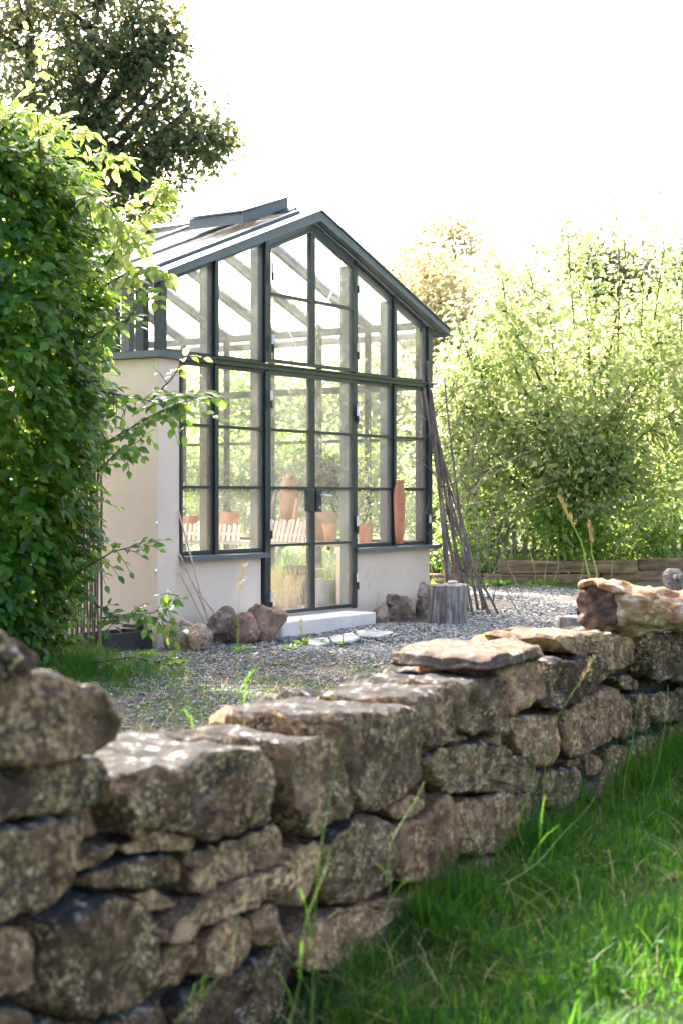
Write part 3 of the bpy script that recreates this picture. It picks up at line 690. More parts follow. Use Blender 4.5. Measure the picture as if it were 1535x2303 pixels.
# things lying on the wall
def on_wall(name, px, mat, dep, back, label, cat, seed, amp=.014, **k):
    P = np.array([wloc(x, y) for x, y in px]); c = P.mean(0)
    o = link(name, stone_mesh(P-c, dep, seed, amp=amp, **k), M[mat]); p = wworld(c[0], back, c[1])
    o.location = p; o.rotation_euler = (0, 0, WROT); tag(o, label, cat); return o
on_wall('boulder', [(-230, 1480), (-60, 1470), (20, 1492), (70, 1515), (150, 1536), (228, 1545), (248, 1580), (256, 1640), (250, 1668), (190, 1695), (100, 1708), (-230, 1745)], 'stone', .36, -.04,
        'big boulder with a hollow lit top lying on the near end of the garden wall', 'boulder', 71)
on_wall('boulder', [(-230, 1420), (-40, 1412), (10, 1446), (34, 1480), (40, 1500), (-60, 1530), (-230, 1540)], 'stone_dark', .24, -.06,
        'dark sloping rock resting on the big hollow boulder at the wall end', 'boulder', 72)
# flat slab
tA, zA = wloc(905, 1490); tB, zB = wloc(1212, 1470)
q = wloc(1090, 1505)
slab_poly = [(q[0]-.03, .1), (q[0], -.05), (q[0]+.25, -.04), (tB+.0, -.02), (tB+.06, .18), (tB+.02, .40), (q[0]-.02, .40)]
cx = sum(p[0] for p in slab_poly)/7; cy = sum(p[1] for p in slab_poly)/7
def slab_mesh(poly, th, seed):
    P = resample([(x-cx, y-cy) for x, y in poly], 40); rings = []
    for k, z in ((.05, th*1.02), (.3, th*1.02), (.6, th), (.85, th*.98), (.96, th*.93), (1.0, th*.8), (1.0, th*.45), (1.03, th*.36), (1.03, .01), (.9, 0), (.3, 0)):
        rings.append(np.concatenate([P*k, np.full((40, 1), z)], 1))
    v = np.concatenate(rings); n = 40; m = len(rings)
    for i, p in enumerate(v):
        d = noise.noise_vector(Vector(p)*7+Vector((seed, 0, 0)))*.016 + noise.noise_vector(Vector(p)*20)*.012 + noise.noise_vector(Vector(p)*45)*.006; v[i] = p + np.array((d.x, d.y, d.z*1.2))
    i = np.arange(m*n).reshape(m, n); j = np.roll(i, -1, 1)
    f = np.stack([i[:-1], i[1:], j[1:], j[:-1]], -1).reshape(-1, 4)
    me = np_mesh('flat_stone', v, [f, i[0][None, :], i[-1][None, ::-1]], True); me.set_sharp_from_angle(angle=math.radians(35)); return me
o = link('flat_stone', slab_mesh(slab_poly, .052, 5), M['slab']); o.location = wworld(cx, cy, q[1]-.002); o.rotation_euler = (0.0, -.02, WROT)
tag(o, 'flat stone slab laid loose across the top of the garden wall', 'stone slab')
# rotting log on the wall
la = at(1345, 1366, 7.0); lb = at(1640, 1380, 8.1)
ax = (lb-la); ln = ax.length; ax.normalize()
def log_mesh(name, length, prof, seed, n=48, m=30, amp=.02, caved=True):
    v = []; 
    for k in range(m):
        x = length*k/(m-1); r = np.interp(k/(m-1), [p[0] for p in prof], [p[1] for p in prof])
        for i in range(n):
            a = 2*PI*i/n; q = Vector((x*1.5, math.cos(a)*.5, math.sin(a)*.5))
            rr = r*(1+.24*noise.noise(q*3+Vector((seed, 0, 0)))+.16*noise.noise(q*9+Vector((seed, 2, 0)))+.08*noise.noise(q*23))
            xo = (-.035*noise.noise(Vector((math.cos(a)*1.5, math.sin(a)*1.5, seed)))-.02 if k == 0 else 0)
            v.append((x+xo, rr*math.cos(a), rr*math.sin(a)))
    f = [(k*n+i, k*n+(i+1) % n, (k+1)*n+(i+1) % n, (k+1)*n+i) for k in range(m-1) for i in range(n)]
    mb = MB(); mb.add(v, f); return mb, v, n, m
lg = thing('fallen_log', 'short rotting log with peeling orange and white bark lying on the garden wall', 'log', la, 0)
lg.rotation_mode = 'QUATERNION'; lg.rotation_quaternion = ax.to_track_quat('X', 'Z')
mb, v, n, m = log_mesh('log', ln, [(0, .108), (.1, .116), (.4, .10), (1, .088)], 3)
bk = mb.build('bark', M['birch'], lg, smooth='all')
# hollow, dark end with a shelving fungus-like flap
e = MB(); ring0 = [Vector(p) for p in v[:n]]; c = sum(ring0, Vector())/n; vv = []
for k, (s, dx) in enumerate(((.99, -.004), (.90, -.02), (.62, -.028), (.3, -.03), (.05, -.03))):
    for p in ring0:
        q = c+(p-c)*s; q.x = p.x*(1-k/5)+dx+.03*noise.noise(q*22)+.012*noise.noise(q*60); vv.append(q)
e.add(vv, [(k*n+i, k*n+(i+1) % n, (k+1)*n+(i+1) % n, (k+1)*n+i) for k in range(4) for i in range(n)] + [tuple(range(4*n, 5*n))])
e.build('log_end', M['log_end'], lg, smooth='all')
fl = MB(); na = 14; vv = []
for rr_, xo in ((.118, -.065), (.13, -.03), (.122, .05), (.105, .05), (.10, -.03), (.10, -.06)):
    for i in range(na):
        a = math.radians(50+95*i/(na-1)); q = rr_*(1+.12*noise.noise(Vector((i*.5, xo*9, 3))))
        vv.append((xo-.02*math.sin(i*.9), -math.cos(a)*q*-1, math.sin(a)*q))
fl.add(vv, [(k*na+i, k*na+i+1, ((k+1) % 6)*na+i+1, ((k+1) % 6)*na+i) for k in range(6) for i in range(na-1)] + [tuple(k*na for k in range(6)), tuple(k*na+na-1 for k in range(6))])
fl.build('bark_flap', M['birch'], lg, smooth='all')
# black log end beyond it
bl = thing('weathered_log', 'short blackened log standing on the gravel edge by the timber beams', 'log', gnd(1512, 1342), 0)
mb, v, n, m = log_mesh('log', .36, [(0, .10), (.5, .12), (.85, .13), (1, .07)], 9, 24, 10); mb.f.append(tuple(range((m-1)*n, m*n))); mb.f.append(tuple(range(n-1, -1, -1)))
b2 = mb.build('trunk', M['stumpwood'], bl, smooth='all'); b2.rotation_euler = (0, -PI/2, 0)
MB().tube([(0, -.1, .25), (.05, -.17, .26), (.07, -.2, .26)], [.045, .04, .03], 10).build('knot', M['stumpwood'], bl, smooth='all')

# ------------------------------------------------------------------ rocks and stumps by the greenhouse
def rock(px, py, wpx, hpx, label, mat, seed, z0=None, yaw=0, base=None, Y=None, dk=.8):
    """a rock whose picture box is wpx x hpx about (px, py)"""
    if Y is None: Y = (H-GZ)*F/((py+hpx/2)-HY)
    p = at(px, py, Y); a, c = wpx/F*Y/2*1.34, hpx/F*Y/2*1.38
    o = link('rock', rock_mesh('rock', (a, (a+c)*.5*dk, c), seed, 10, 4, .085), M[mat]); o.location = p; o.rotation_euler = (0, R.uniform(-.1, .1), R.uniform(-.3, .3))
    return tag(o, label, 'rock', 'loose rocks along the foot of the greenhouse')
rock(406, 1430, 62, 60, 'pinkish rock at the foot of the rendered pier, left end of its row', 'rock', 1)
rock(449, 1438, 48, 52, 'pale rock with bamboo canes standing against it', 'rock', 2)
rock(480, 1428, 36, 42, 'small pale rock squeezed behind the feet of the canes', 'rock', 3, Y=13.75)
rock(499, 1412, 60, 72, 'tall reddish-topped rock just right of the bamboo canes', 'rock', 4)
rock(553, 1413, 62, 72, 'split red rock between the tall rock and the biggest rock', 'rock_red', 5)
rock(598, 1402, 74, 86, 'biggest red-brown rock touching the left end of the door step', 'rock_red', 26)
rock(858, 1384, 34, 42, 'smooth grey rock touching the right end of the door step', 'rock', 7)
rock(880, 1353, 58, 38, 'slanting grey rock lying on top of the small rock pile', 'rock', 8, Y=16.3)
rock(892, 1377, 42, 40, 'angular rock in the front of the small pile right of the step', 'rock', 9)
rock(921, 1371, 34, 40, 'upright pale rock between the pile and the square rock', 'rock', 10)
rock(946, 1366, 30, 34, 'square grey rock half behind the big weathered stump', 'rock', 11, Y=16.4)
rock(952, 1338, 44, 44, 'pale rock standing behind the big weathered stump', 'rock', 12, Y=16.8)

def stump(px, ytop, ybase, wpx, label, mat, seed, Y=None):
    Y = Y or (H-GZ)*F/(ybase-6-HY); b = at(px, ybase, Y); b.z = GZ-.02
    h = (ybase-ytop)/F*Y; r = wpx/F*Y/2
    s = thing('stump', label, 'stump', b)
    mb = MB(); n = 40; vv = []; m = 8
    for k in range(m):
        for i in range(n):
            a = 2*PI*i/n; q = Vector((math.cos(a)*1.6, math.sin(a)*1.6, k*.12))
            rr = r*(1+.07*noise.noise(q*2+Vector((seed, 0, 0)))+.035*noise.noise(Vector((math.cos(a)*7, math.sin(a)*7, k*.1+seed))))*(1.06-.07*min(1, k/3))
            vv.append((rr*math.cos(a), rr*math.sin(a), h*k/(m-1)+(.012*noise.noise(q*3) if k == m-1 else 0)))
    mb.add(vv, [(k*n+i, k*n+(i+1) % n, (k+1)*n+(i+1) % n, (k+1)*n+i) for k in range(m-1) for i in range(n)])
    mb.build('bark', M[mat], s, smooth='all')
    rim = [Vector(p) for p in vv[-n:]]
    cr = MB(); c = sum(rim, Vector())/n; ring = []
    for k, dz in ((.995, .0), (.97, .012), (.6, .008), (.25, .012)): ring += [c+(p-c)*k+Vector((0, 0, dz)) for p in rim]
    cr.add(ring, [(k*n+i, k*n+(i+1) % n, (k+1)*n+(i+1) % n, (k+1)*n+i) for k in range(3) for i in range(n)]+[tuple(range(3*n, 4*n))])
    cr.build('cut_top', M['stumptop'], s, smooth='all')
    return s, h
s1, h1 = stump(1005, 1318, 1408, 88, 'big grey weathered tree stump on the gravel beside the leaning branches', 'stumpwood', 1)
stump(1288, 1384, 1432, 62, 'small pale cut stump on the gravel, just behind the wall below the log', 'stumpwood', 6, Y=14.2)
for dx, dy, dz, dims, lab in ((-.07, .02, .03, (.06, .05, .03), 'brown wood scrap lying on the big weathered stump'), (.05, .0, .022, (.055, .04, .022), 'pale flat chip lying on the big weathered stump')):
    o = link('wood_chunk', rock_mesh('wood_chunk', dims, int(dx*100)+40, 8, 2), M['drift'] if dx < 0 else M['crate']); o.location = s1.location + Vector((dx, dy, h1+dz+.01))
    tag(o, lab, 'wood chunk')

# ------------------------------------------------------------------ branches leaning on the right corner, canes on the left
def bent(a, b, k, n=8, seed=0):
    rr = random.Random(seed); d = b-a; s = Vector((rr.uniform(-1, 1), rr.uniform(-1, 1), rr.uniform(-.3, .3)))*k; s2 = Vector((rr.uniform(-1, 1), rr.uniform(-1, 1), 0))*k*.35
    return [a + d*t + s*math.sin(PI*t) + s2*math.sin(2.7*PI*t) for t in [i/(n-1) for i in range(n)]]
POL = [  # base, top (photo points), radius, label
 ((1012, 1382), (946, 818), .030, 'thick brown branch leaning nearest to the greenhouse corner'),
 ((1026, 1386), (962, 812), .030, 'thick grey branch leaning with a forked tip against the corner post'),
 ((1040, 1380), (955, 838), .026, 'dark branch leaning in the middle of the bundle'),
 ((1052, 1372), (968, 880), .026, 'brown branch leaning just behind the thickest ones'),
 ((1062, 1384), (1000, 850), .020, 'straight grey branch whose tip stands free of the greenhouse'),
 ((1075, 1376), (958, 900), .022, 'thin reddish branch crossing the bundle from the right foot'),
 ((1090, 1372), (970, 950), .020, 'reddish branch with its foot splayed out'),
 ((1102, 1386), (985, 1010), .022, 'bent pale branch at the outer side of the bundle'),
 ((1122, 1384), (1000, 1120), .018, 'short bent branch with its foot farthest out on the gravel'),
 ((1034, 1372), (975, 990), .028, 'dark thick branch low in the bundle behind the others'),
 ((1172, 1386), (1085, 1240), .008, 'thin dry stick slanting down to the gravel right of the bundle'),
 ((1083, 1378), (1060, 955), .008, 'thin upright switch standing in the bundle'),
]
for k, (b, t, r, lab) in enumerate(POL):
    Yb = (H-GZ)*F/(b[1]-HY) if b[1] > 1376 else 17.2
    pb = at(b[0], b[1], Yb); pb.z = GZ-.01; pt = at(t[0], t[1], 16.75 + .05*k if k < 8 else 17.0)
    s = thing('branch', lab, 'branch', pb, group='cut branches leaning on the greenhouse corner')
    pts = bent(Vector(), pt-pb, .05, 10, k)
    MB().tube(pts, [r*.74*(1.1-.45*i/9) for i in range(10)], 8).build('stem', M['pole'], s, smooth='all')
    if k in (0, 1, 3, 5, 6, 7, 8, 11):
        for j in range(10 if k in (5, 6, 7, 8) else 5):
            q = pts[R.randint(1, 7)]; d = Vector((R.uniform(-.8, .8), R.uniform(-.4, .3), R.uniform(.1, 1.1))).normalized()*R.uniform(.4, 1.15)
            tp = bent(q, q+d, .06, 6, k*20+j); tw = MB().tube(tp, [.006, .0055, .005, .0045, .0035, .002], 4)
            for _ in range(2):
                q2 = tp[R.randint(2, 4)]; tw.tube(bent(q2, q2+Vector((R.uniform(-.2, .2), R.uniform(-.1, .1), R.uniform(0, .25))), .02, 4, j), [.003, .0026, .002, .0014], 3)
            tw.build('twig', M['pole'], s)
CAN = [((477, 1424), (402, 1150), 'longest bamboo cane leaning into the corner of the pier'), ((487, 1428), (404, 1245), 'second bamboo cane leaning beside the longest one'), ((470, 1420), (403, 1285), 'short bamboo cane leaning low on the plinth'), ((521, 1432), (432, 1310), 'thin bamboo cane with its foot set apart on the gravel')]
for k, (b, t, lab) in enumerate(CAN):
    pb = gworld(gloc(b[0], b[1], -.22 if k < 3 else -.26)); q = gloc(t[0], t[1], -.03); pt = gworld(q)
    o = MB().tube(bent(pb, pt, .004, 7, 60+k), [.009, .0088, .0085, .008, .0078, .0075, .007], 7).build('bamboo_cane', M['cane'], None, smooth='all')
    tag(o, lab, 'cane', 'bamboo canes leaning on the plinth')

# wicker panel behind the hornbeam, slate tray at its foot
wk = thing('wicker_panel', 'woven willow panel standing behind the leafy hornbeam beside the greenhouse', 'wicker panel', at(228, 1440, 12.3), GROT+PI/2)
wk.location.z = GZ
nr = 46
for k in range(nr):
    x = k*.030; MB().tube([(x+.006*math.sin(k), .01*math.sin(z*9+k*PI), z) for z in np.linspace(0, 1.95+.03*math.sin(k*5), 10)], .011, 5).build('willow_rod', M['wicker'], wk, smooth='all')
for z in (.25, .75, 1.25, 1.75): MB().tube([(-.02, 0.0, z), (nr*.03, 0.0, z)], .014, 6).build('cross_rod', M['wicker'], wk)
tray = thing('slate_tray', 'low black tray filled with slate chips at the foot of the pier', 'tray', gnd(300, 1462), GROT)
MB().box((-.34, -.02, 0), (.22, 0, .15)).box((-.34, .28, 0), (.22, .30, .15)).box((-.34, 0, 0), (-.32, .28, .15)).box((.20, 0, 0), (.22, .28, .15)).build('tray_sides', M['black'], tray)
MB().box((-.32, 0, 0), (.20, .28, .12)).build('fill', M['core'], tray)

# ------------------------------------------------------------------ timbers and picket fence at the far side of the yard
def timber(a, b, hgt, lab, seed, dep=.17):
    d = b-a; ln = d.length; o = Vector((seed, 0, 0)); mb = MB(); n = 22; prof = [(-dep/2, 0), (-dep/2, hgt*.88), (-dep*.38, hgt), (dep*.38, hgt), (dep/2, hgt*.88), (dep/2, 0)]; vv = []
    for k in range(n):
        for y, z in prof:
            q = Vector((ln*k/(n-1), y, z)); e = noise.noise_vector(Vector((q.x*1.6, y*5, z*5))+o)*.018; vv.append(q+e)
    m = len(prof); mb.add(vv, [(k*m+i, k*m+(i+1) % m, (k+1)*m+(i+1) % m, (k+1)*m+i) for k in range(n-1) for i in range(m)]+[tuple(range(m)), tuple(range((n-1)*m, n*m))])
    t = mb.build('timber_beam', M['timber'], None, smooth=True); t.location = a; t.rotation_euler = (0, 0, math.atan2(d.y, d.x)); return tag(t, lab, 'beam', 'timber beams edging the gravel yard')
YT = 22.4
def tb(x, y, Y): return at(x, y, Y)
timber(tb(1088, 1316, YT), tb(1345, 1308, YT), .16, 'lower weathered beam of the stacked pair edging the gravel', 1)
timber(tb(1120, 1288, YT+.03), tb(1430, 1282, YT+.05), .17, 'upper pale brown beam lying on the lower one at the gravel edge', 2)
timber(tb(1350, 1310, YT+.1), tb(1680, 1303, YT), .17, 'right-hand lower beam running out behind the blackened log', 3)
timber(tb(1434, 1281, YT+.1), tb(1700, 1274, YT), .16, 'right-hand upper beam reaching beyond the blackened log', 4)
timber(tb(905, 1312, YT+.3), tb(1082, 1316, YT+.1), .15, 'short dark beam behind the stump and the leaning branches', 5)
fe = thing('picket_fence', 'old grey picket fence half hidden in the green shrubs behind the beams', 'fence', at(980, 1262, 24.0), 0)
fe.location.z = .12
for k in range(30):
    x = k*.135; h = .78+R.uniform(-.05, .05)
    p = MB().prism([(-.035, 0), (.035, 0), (.035, h-.04), (0, h), (-.035, h-.04)], 'y', -.011, .011).build('picket', M['fence'], fe); p.location = (x, R.uniform(-.004, .004), 0); p.rotation_euler = (0, R.uniform(-.05, .05)+(.35 if k in (19, 22) else 0), 0)
for z in (.22, .6): MB().box((-.1, .013, z), (4.1, .05, z+.07)).build('rail', M['fence'], fe)

# ------------------------------------------------------------------ inside the greenhouse
GU = float(G0 @ U)
def inside(x, y, xl):
    r = np.array([(x-CX)/F, 1.0]); Y = (xl+GU)/(r @ U); P = Y*r; return Vector(((P-G0) @ U, (P-G0) @ V, H+(HY-y)*Y/F)), Y
bt = thing('potting_bench', 'long wooden potting bench along the far glass wall inside the greenhouse', 'bench', gworld((0, 0, 0)), GROT)
for k in range(4):
    y0 = .35; MB().box((3.62+k*.15, y0, .685), (3.755+k*.15, 4.7, .72)).build('board', M['bench'], bt)
for x in (3.68, 4.14):
    for y in (.5, 2.4, 4.5): MB().box((x-.03, y-.03, .08), (x+.03, y+.03, .684)).build('leg', M['bench'], bt)
def pot(px, yrim, ybase, wpx, xl, label, mat='terra', top=None, plant=None, name='flower_pot', cat='pot', prof=None):
    c, Y = inside(px, ybase, xl); zb = .725; zr = H+(HY-yrim)*Y/F; r = wpx/F*Y/2; h = zr-zb
    t = thing(name, label, cat, gworld((c.x, c.y, zb)))
    pr = prof or [(.68, 0), (.93, .80), (1.04, .80), (1.06, 1.0), (.93, 1.0), (.85, .86)]
    MB().lathe([(r*a, h*b) for a, b in pr], 24).build('pot_wall', M[mat], t, smooth=True)
    MB().lathe([(.02, h*.84), (r*.86, h*.84), (r*.86, h*.86), (.02, h*.87)], 16).build('soil', M['soil'], t)
    return t, r, h
pA = pot(418, 1160, 1222, 58, 3.85, 'broad orange clay pot farthest left on the bench inside the greenhouse')
pB = pot(511, 1152, 1222, 58, 3.85, 'big rimmed clay pot with a grey bushy plant, behind the second window column')
pC = pot(730, 1152, 1200, 62, 4.0, 'wide low clay pot behind the door lock inside the greenhouse', 'terra2')
pD = pot(742, 1178, 1222, 34, 3.75, 'small bright orange pot in front of the wide low pot on the bench')
pE = pot(820, 1178, 1222, 42, 3.8, 'orange pot with an upright green plant behind the right window')
vz = [(.62, 0), (.8, .2), (.95, .5), (1.0, .75), (.8, .9), (.62, .94), (.7, 1.0), (.55, 1.0), (.5, .92)]
pF = pot(897, 1080, 1222, 27, 3.75, 'tall brown clay jar behind the far right window column', 'terra', name='clay_jar', cat='jar', prof=vz)
pG = pot(650, 1072, 1222, 44, 4.0, 'tall pale clay jar behind the left door leaf', 'terra2', name='clay_jar', cat='jar', prof=vz)
def slats(x0, x1, ytop, n, xl, label, lean):
    a, Ya = inside(x0, 1220, xl); b, Yb = inside(x1, 1220, xl); h = (1222-ytop)/F*(Ya+Yb)/2
    A, B = gworld((a.x, a.y, .725)), gworld((b.x, b.y, .725)); d = B-A
    t = thing('slat_edging', label, 'edging', A, math.atan2(d.y, d.x)); ln = d.length
    for k in range(n):
        p = MB().prism([(-.02, 0), (.02, 0), (.02, h*R.uniform(.9, 1.05)), (-.02, h*R.uniform(.9, 1.05))], 'y', -.006, .006).build('slat', M['crate'], t); p.location = (ln*k/(n-1), 0, 0); p.rotation_euler = (-.1, lean+R.uniform(-.05, .05), 0)
    MB().box((-.02, .010, .06), (ln+.02, .022, .09)).build('rail', M['crate'], t)
slats(404, 536, 1184, 13, 3.62, 'pale slatted border fence lying against the clay pots on the bench', .06)
slats(604, 690, 1170, 10, 3.62, 'pale slatted border fence leaning behind the left door leaf', .18)
# loose driftwood boards leaning inside
for k, (x0, y0, x1, y1, lab) in enumerate(((588, 1225, 622, 1100, 'grey board leaning on the bench behind the door post'), (650, 1200, 668, 1120, 'pale driftwood board leaning beside the tall clay jar'))):
    a, _ = inside(x0, y0, 3.66); b, _ = inside(x1, y1, 3.9); a.z = .735
    o = MB().tube([gworld(a), gworld((a+b)/2)+Vector((.02, 0, .02)), gworld(b)], [.03, .035, .018], 6).build('driftwood', M['drift'] if k else M['fence'], None, smooth='all'); tag(o, lab, 'driftwood')
c, Y = inside(720, 1352, 3.1)
bk = thing('bucket', 'zinc bucket with a wire handle on the greenhouse floor behind the door', 'bucket', gworld((c.x, c.y, .087)))
MB().lathe([(.105, 0), (.14, .27), (.147, .275), (.147, .285), (.133, .28), (.10, .02)], 24).build('pail', M['zinc'], bk, smooth=True)
MB().tube([(.14*math.cos(a), .03, .27+.12*math.sin(a)) for a in np.linspace(0, PI, 12)], .005, 5).build('handle', M['steel'], bk, smooth='all')
c, Y = inside(668, 1335, 3.3)
br = thing('barrel', 'dark weathered wooden tub on the greenhouse floor left of the bucket', 'tub', gworld((c.x, c.y, .087)))
MB().lathe([(.13, 0), (.15, .2), (.14, .40), (.12, .40), (.12, .3)], 22).build('staves', M['barrel'], br, smooth=True)
for z in (.08, .31): MB().lathe([(.150 if z < .2 else .149, z), (.152, z), (.152, z+.025), (.148, z+.025)], 22).build('hoop', M['black'], br)

# ------------------------------------------------------------------ leaves and plants
def big_leaf():
    xs = [.28, .55, .8]; hw = [.27, .31, .18]; v = [(0, 0, 0)]
    for x, h in zip(xs, hw):
        z = -.16*x*x
        v += [(x, -h, z+.07), (x, 0, z), (x, h, z+.07)]
    v.append((1.0, 0, -.2))
    f = [(0, 1, 2), (0, 2, 3)]
    for k in (0, 1):
        a = 1+3*k
        f += [(a, a+3, a+4), (a, a+4, a+1), (a+1, a+4, a+5), (a+1, a+5, a+2)]
    f += [(7, 10, 8), (8, 10, 9)]
    return np.array(v), np.array(f)
BLV, BLF = big_leaf()
SLV = np.array([(0, 0, 0), (.5, -.3, .05), (1, 0, -.14), (.5, .3, .05), (.52, 0, -.03)]); SLF = np.array([(0, 1, 4), (1, 2, 4), (4, 2, 3), (0, 4, 3)])
def unit(a): return a/(np.linalg.norm(a, axis=-1, keepdims=True)+1e-9)
class Leaves:
    def __init__(s): s.P, s.D, s.U, s.S = [], [], [], []
    def add(s, P, D, Up, S): s.P.append(P); s.D.append(D); s.U.append(Up); s.S.append(S)
    def get(s): return np.concatenate(s.P), unit(np.concatenate(s.D)), unit(np.concatenate(s.U)), np.concatenate(s.S)
def proj(P): return CX+P[:, 0]/P[:, 1]*F, HY-(P[:, 2]-H)/P[:, 1]*F
def leaf_part(par, L, tv, tf, mat, singles=0, smat=None, score=None, name='foliage', wide=1.0):
    P, D, Up, S = L.get()
    sc = np.stack([S, S*wide, S], 1); Mx = basis(D, Up, sc); off = np.array(par.location)
    mask = np.ones(len(P), bool)
    if singles:
        x, y = proj(P); ok = (x > 5) & (x < 1530) & (y > 5) & (y < 2298)
        s = (score if score is not None else rng.random(len(P))) * ok
        idx = np.argsort(-s)[:singles]; mask[idx] = False
        me = np_mesh('leaf', tv, [tf], True); me.materials.append(smat)
        for i in idx:
            o = bpy.data.objects.new('leaf', me); C.objects.link(o); o.parent = par
            m4 = np.eye(4); m4[:3, :3] = Mx[i]; m4[:3, 3] = P[i]-off; o.matrix_local = Matrix(m4.tolist())
    v, f = inst(tv, tf, Mx[mask], P[mask]-off)
    o = link(name, np_mesh(name, v, [f], True), mat, par); o['kind'] = 'stuff'
    return o
def spray(L, tw, p, axis, length, nl, size, up0, droop=.35, jit=.25):
    """one leafy twig: alternate leaves along an arching axis"""
    axis = axis/np.linalg.norm(axis); side = np.cross(axis, up0); side /= np.linalg.norm(side)+1e-9
    t = (np.arange(nl)+.6)/nl; Pp = p + np.outer(t*length, axis) + np.outer(t*t, np.array([0, 0, -droop*length]))
    sg = np.where(np.arange(nl) % 2 == 0, 1, -1)[:, None]
    D = axis*.65 + side*sg*.75 + np.array([0, 0, -.38]) + rng.normal(0, jit, (nl, 3)); D[-1] = axis + np.array([0, 0, -.4])
    Up = np.tile(up0, (nl, 1)) + rng.normal(0, .3, (nl, 3))
    L.add(Pp, D, Up, size*rng.uniform(.75, 1.15, nl)*np.where(t > .85, .85, 1))
    if tw is not None: tw.tube([p, Pp[nl//2], Pp[-1]], [.004, .003, .002], 3, cap=False)

# hornbeam at the left edge
HB = np.array([-2.72, 11.35, 0.0])
hb = thing('hornbeam_bush', 'dense bright green hornbeam bush with pointed leaves beside the greenhouse pier', 'bush', tuple(HB[:2])+(GZ,))
zr = [(-.05, .74), (.3, .84), (.65, .90), (1.26, .98), (1.87, 1.14), (2.5, 1.14), (3.1, 1.07), (3.41, 1.03), (3.72, .88), (3.92, .55), (4.02, .2)]
def rad(z): return np.interp(z, [a for a, _ in zr], [b for _, b in zr])
LH, TW = Leaves(), MB(); nS = 4600
zz = rng.uniform(-.02, 4.0, nS*3); keep = rng.random(nS*3) < rad(zz)/1.25; zz = zz[keep][:nS]
for z in zz:
    th = rng.uniform(0, 2*PI); 
    if math.sin(th) > .35 and rng.random() < .5: th = -th
    lump = 1+.07*math.sin(3*th+z*2.1)+.06*math.sin(7*th-z*4.3)
    r = rad(z)*lump; e = min(rng.exponential(.10), .5)
    out = np.array([math.cos(th), math.sin(th), .25+max(0, (z-3.3)*1.2)]); out /= np.linalg.norm(out)
    p = HB + np.array([math.cos(th)*(r-.29-e), math.sin(th)*(r-.29-e), z])
    ax = out + rng.normal(0, .45, 3) + np.array([.12, 0, -.1])
    spray(LH, TW if rng.random() < .5 else None, p, ax, rng.uniform(.22, .36), int(rng.integers(6, 9)), .098, out*1.1+np.array([0, 0, .5]))
P, D, Up, S = LH.get(); x, y = proj(P)
rr = np.hypot(P[:, 0]-HB[0], P[:, 1]-HB[1]); sc = (rr/rad(P[:, 2]))*S*np.clip((HB[1]-P[:, 1])+.3, 0, 2)*(P[:, 0] > -2.75)
leaf_part(hb, LH, BLV, BLF, M['leaf_hb'], 200, M['leaf_hb1'], sc, wide=.95)
# shoots that reach out of it (photo points)
LT = Leaves(); LS = Leaves()
def shoot(L, pts, Y, n, size, r0=.008, side=.16, dense=2):
    P = [np.array(at(x, y, Y+dy)) for x, y, dy in pts]; TW.tube(P, [r0*(1-.7*k/(len(P)-1)) for k in range(len(P))], 5)
    P = np.array(P); s = np.linspace(0, len(P)-1, n)
    for k, t in enumerate(s):
        i = min(int(t), len(P)-2); q = P[i]+(P[i+1]-P[i])*(t-i); ax = P[i+1]-P[i]; ax /= np.linalg.norm(ax)
        d = ax*.7 + rng.normal(0, .6, 3) + np.array([0, -.1, 0])
        spray(L, TW, q, d, side*rng.uniform(.6, 1.2), dense, size, np.array([0, -.5, .8]))
shoot(LT, [(95, 420, .3), (82, 220, 0), (74, 85, 0)], 10.6, 11, .10, side=.10, dense=3)
shoot(LT, [(235, 600, .3), (315, 490, 0), (385, 425, 0)], 10.6, 34, .09, dense=5); shoot(LT, [(180, 420, .3), (250, 470, 0), (300, 540, 0)], 10.5, 22, .09, dense=4)
shoot(LT, [(240, 640, .3), (310, 600, 0), (362, 606, 0)], 10.6, 16, .085, dense=4)
shoot(LT, [(200, 380, .2), (235, 330, 0), (262, 370, 0)], 10.7, 10, .085, dense=4)
shoot(LT, [(60, 330, .2), (150, 262, 0), (200, 300, 0)], 10.7, 14, .085, dense=4)
shoot(LT, [(0, 300, .2), (40, 245, 0), (110, 262, 0)], 10.7, 14, .085, dense=4)
shoot(LT, [(340, 900, .1), (388, 850, 0), (418, 800, 0)], 10.7, 9, .075, dense=3)
shoot(LS, [(230, 1000, .4), (360, 925, 0), (470, 885, -.1)], 10.6, 24, .085, dense=4)
shoot(LS, [(230, 880, .4), (330, 900, 0), (440, 930, -.1)], 10.6, 18, .085, dense=4)
shoot(LS, [(200, 760, .3), (290, 720, 0), (330, 650, -.1)], 10.6, 16, .085, dense=4)
shoot(LS, [(170, 1330, .4), (255, 1385, 0), (345, 1378, -.1), (402, 1340, -.1)], 10.9, 18, .085, dense=3)
shoot(LS, [(230, 1390, .2), (330, 1385, 0), (400, 1405, -.1)], 10.9, 12, .085, dense=3)
shoot(LS, [(170, 1290, .4), (255, 1240, 0), (335, 1222, -.1)], 10.7, 12, .08, dense=3)
shoot(LS, [(150, 1500, .4), (300, 1478, 0), (400, 1500, -.1)], 10.7, 14, .08, dense=3)
shoot(LS, [(220, 1060, .3), (270, 1010, 0), (320, 990, -.1)], 10.6, 12, .085, dense=4)
leaf_part(hb, LT, BLV, BLF, M['leaf_tip'], name='young_leaves', wide=.95)
leaf_part(hb, LS, BLV, BLF, M['leaf_hb'], 100, M['leaf_hb1'], name='shoot_leaves', wide=.95)
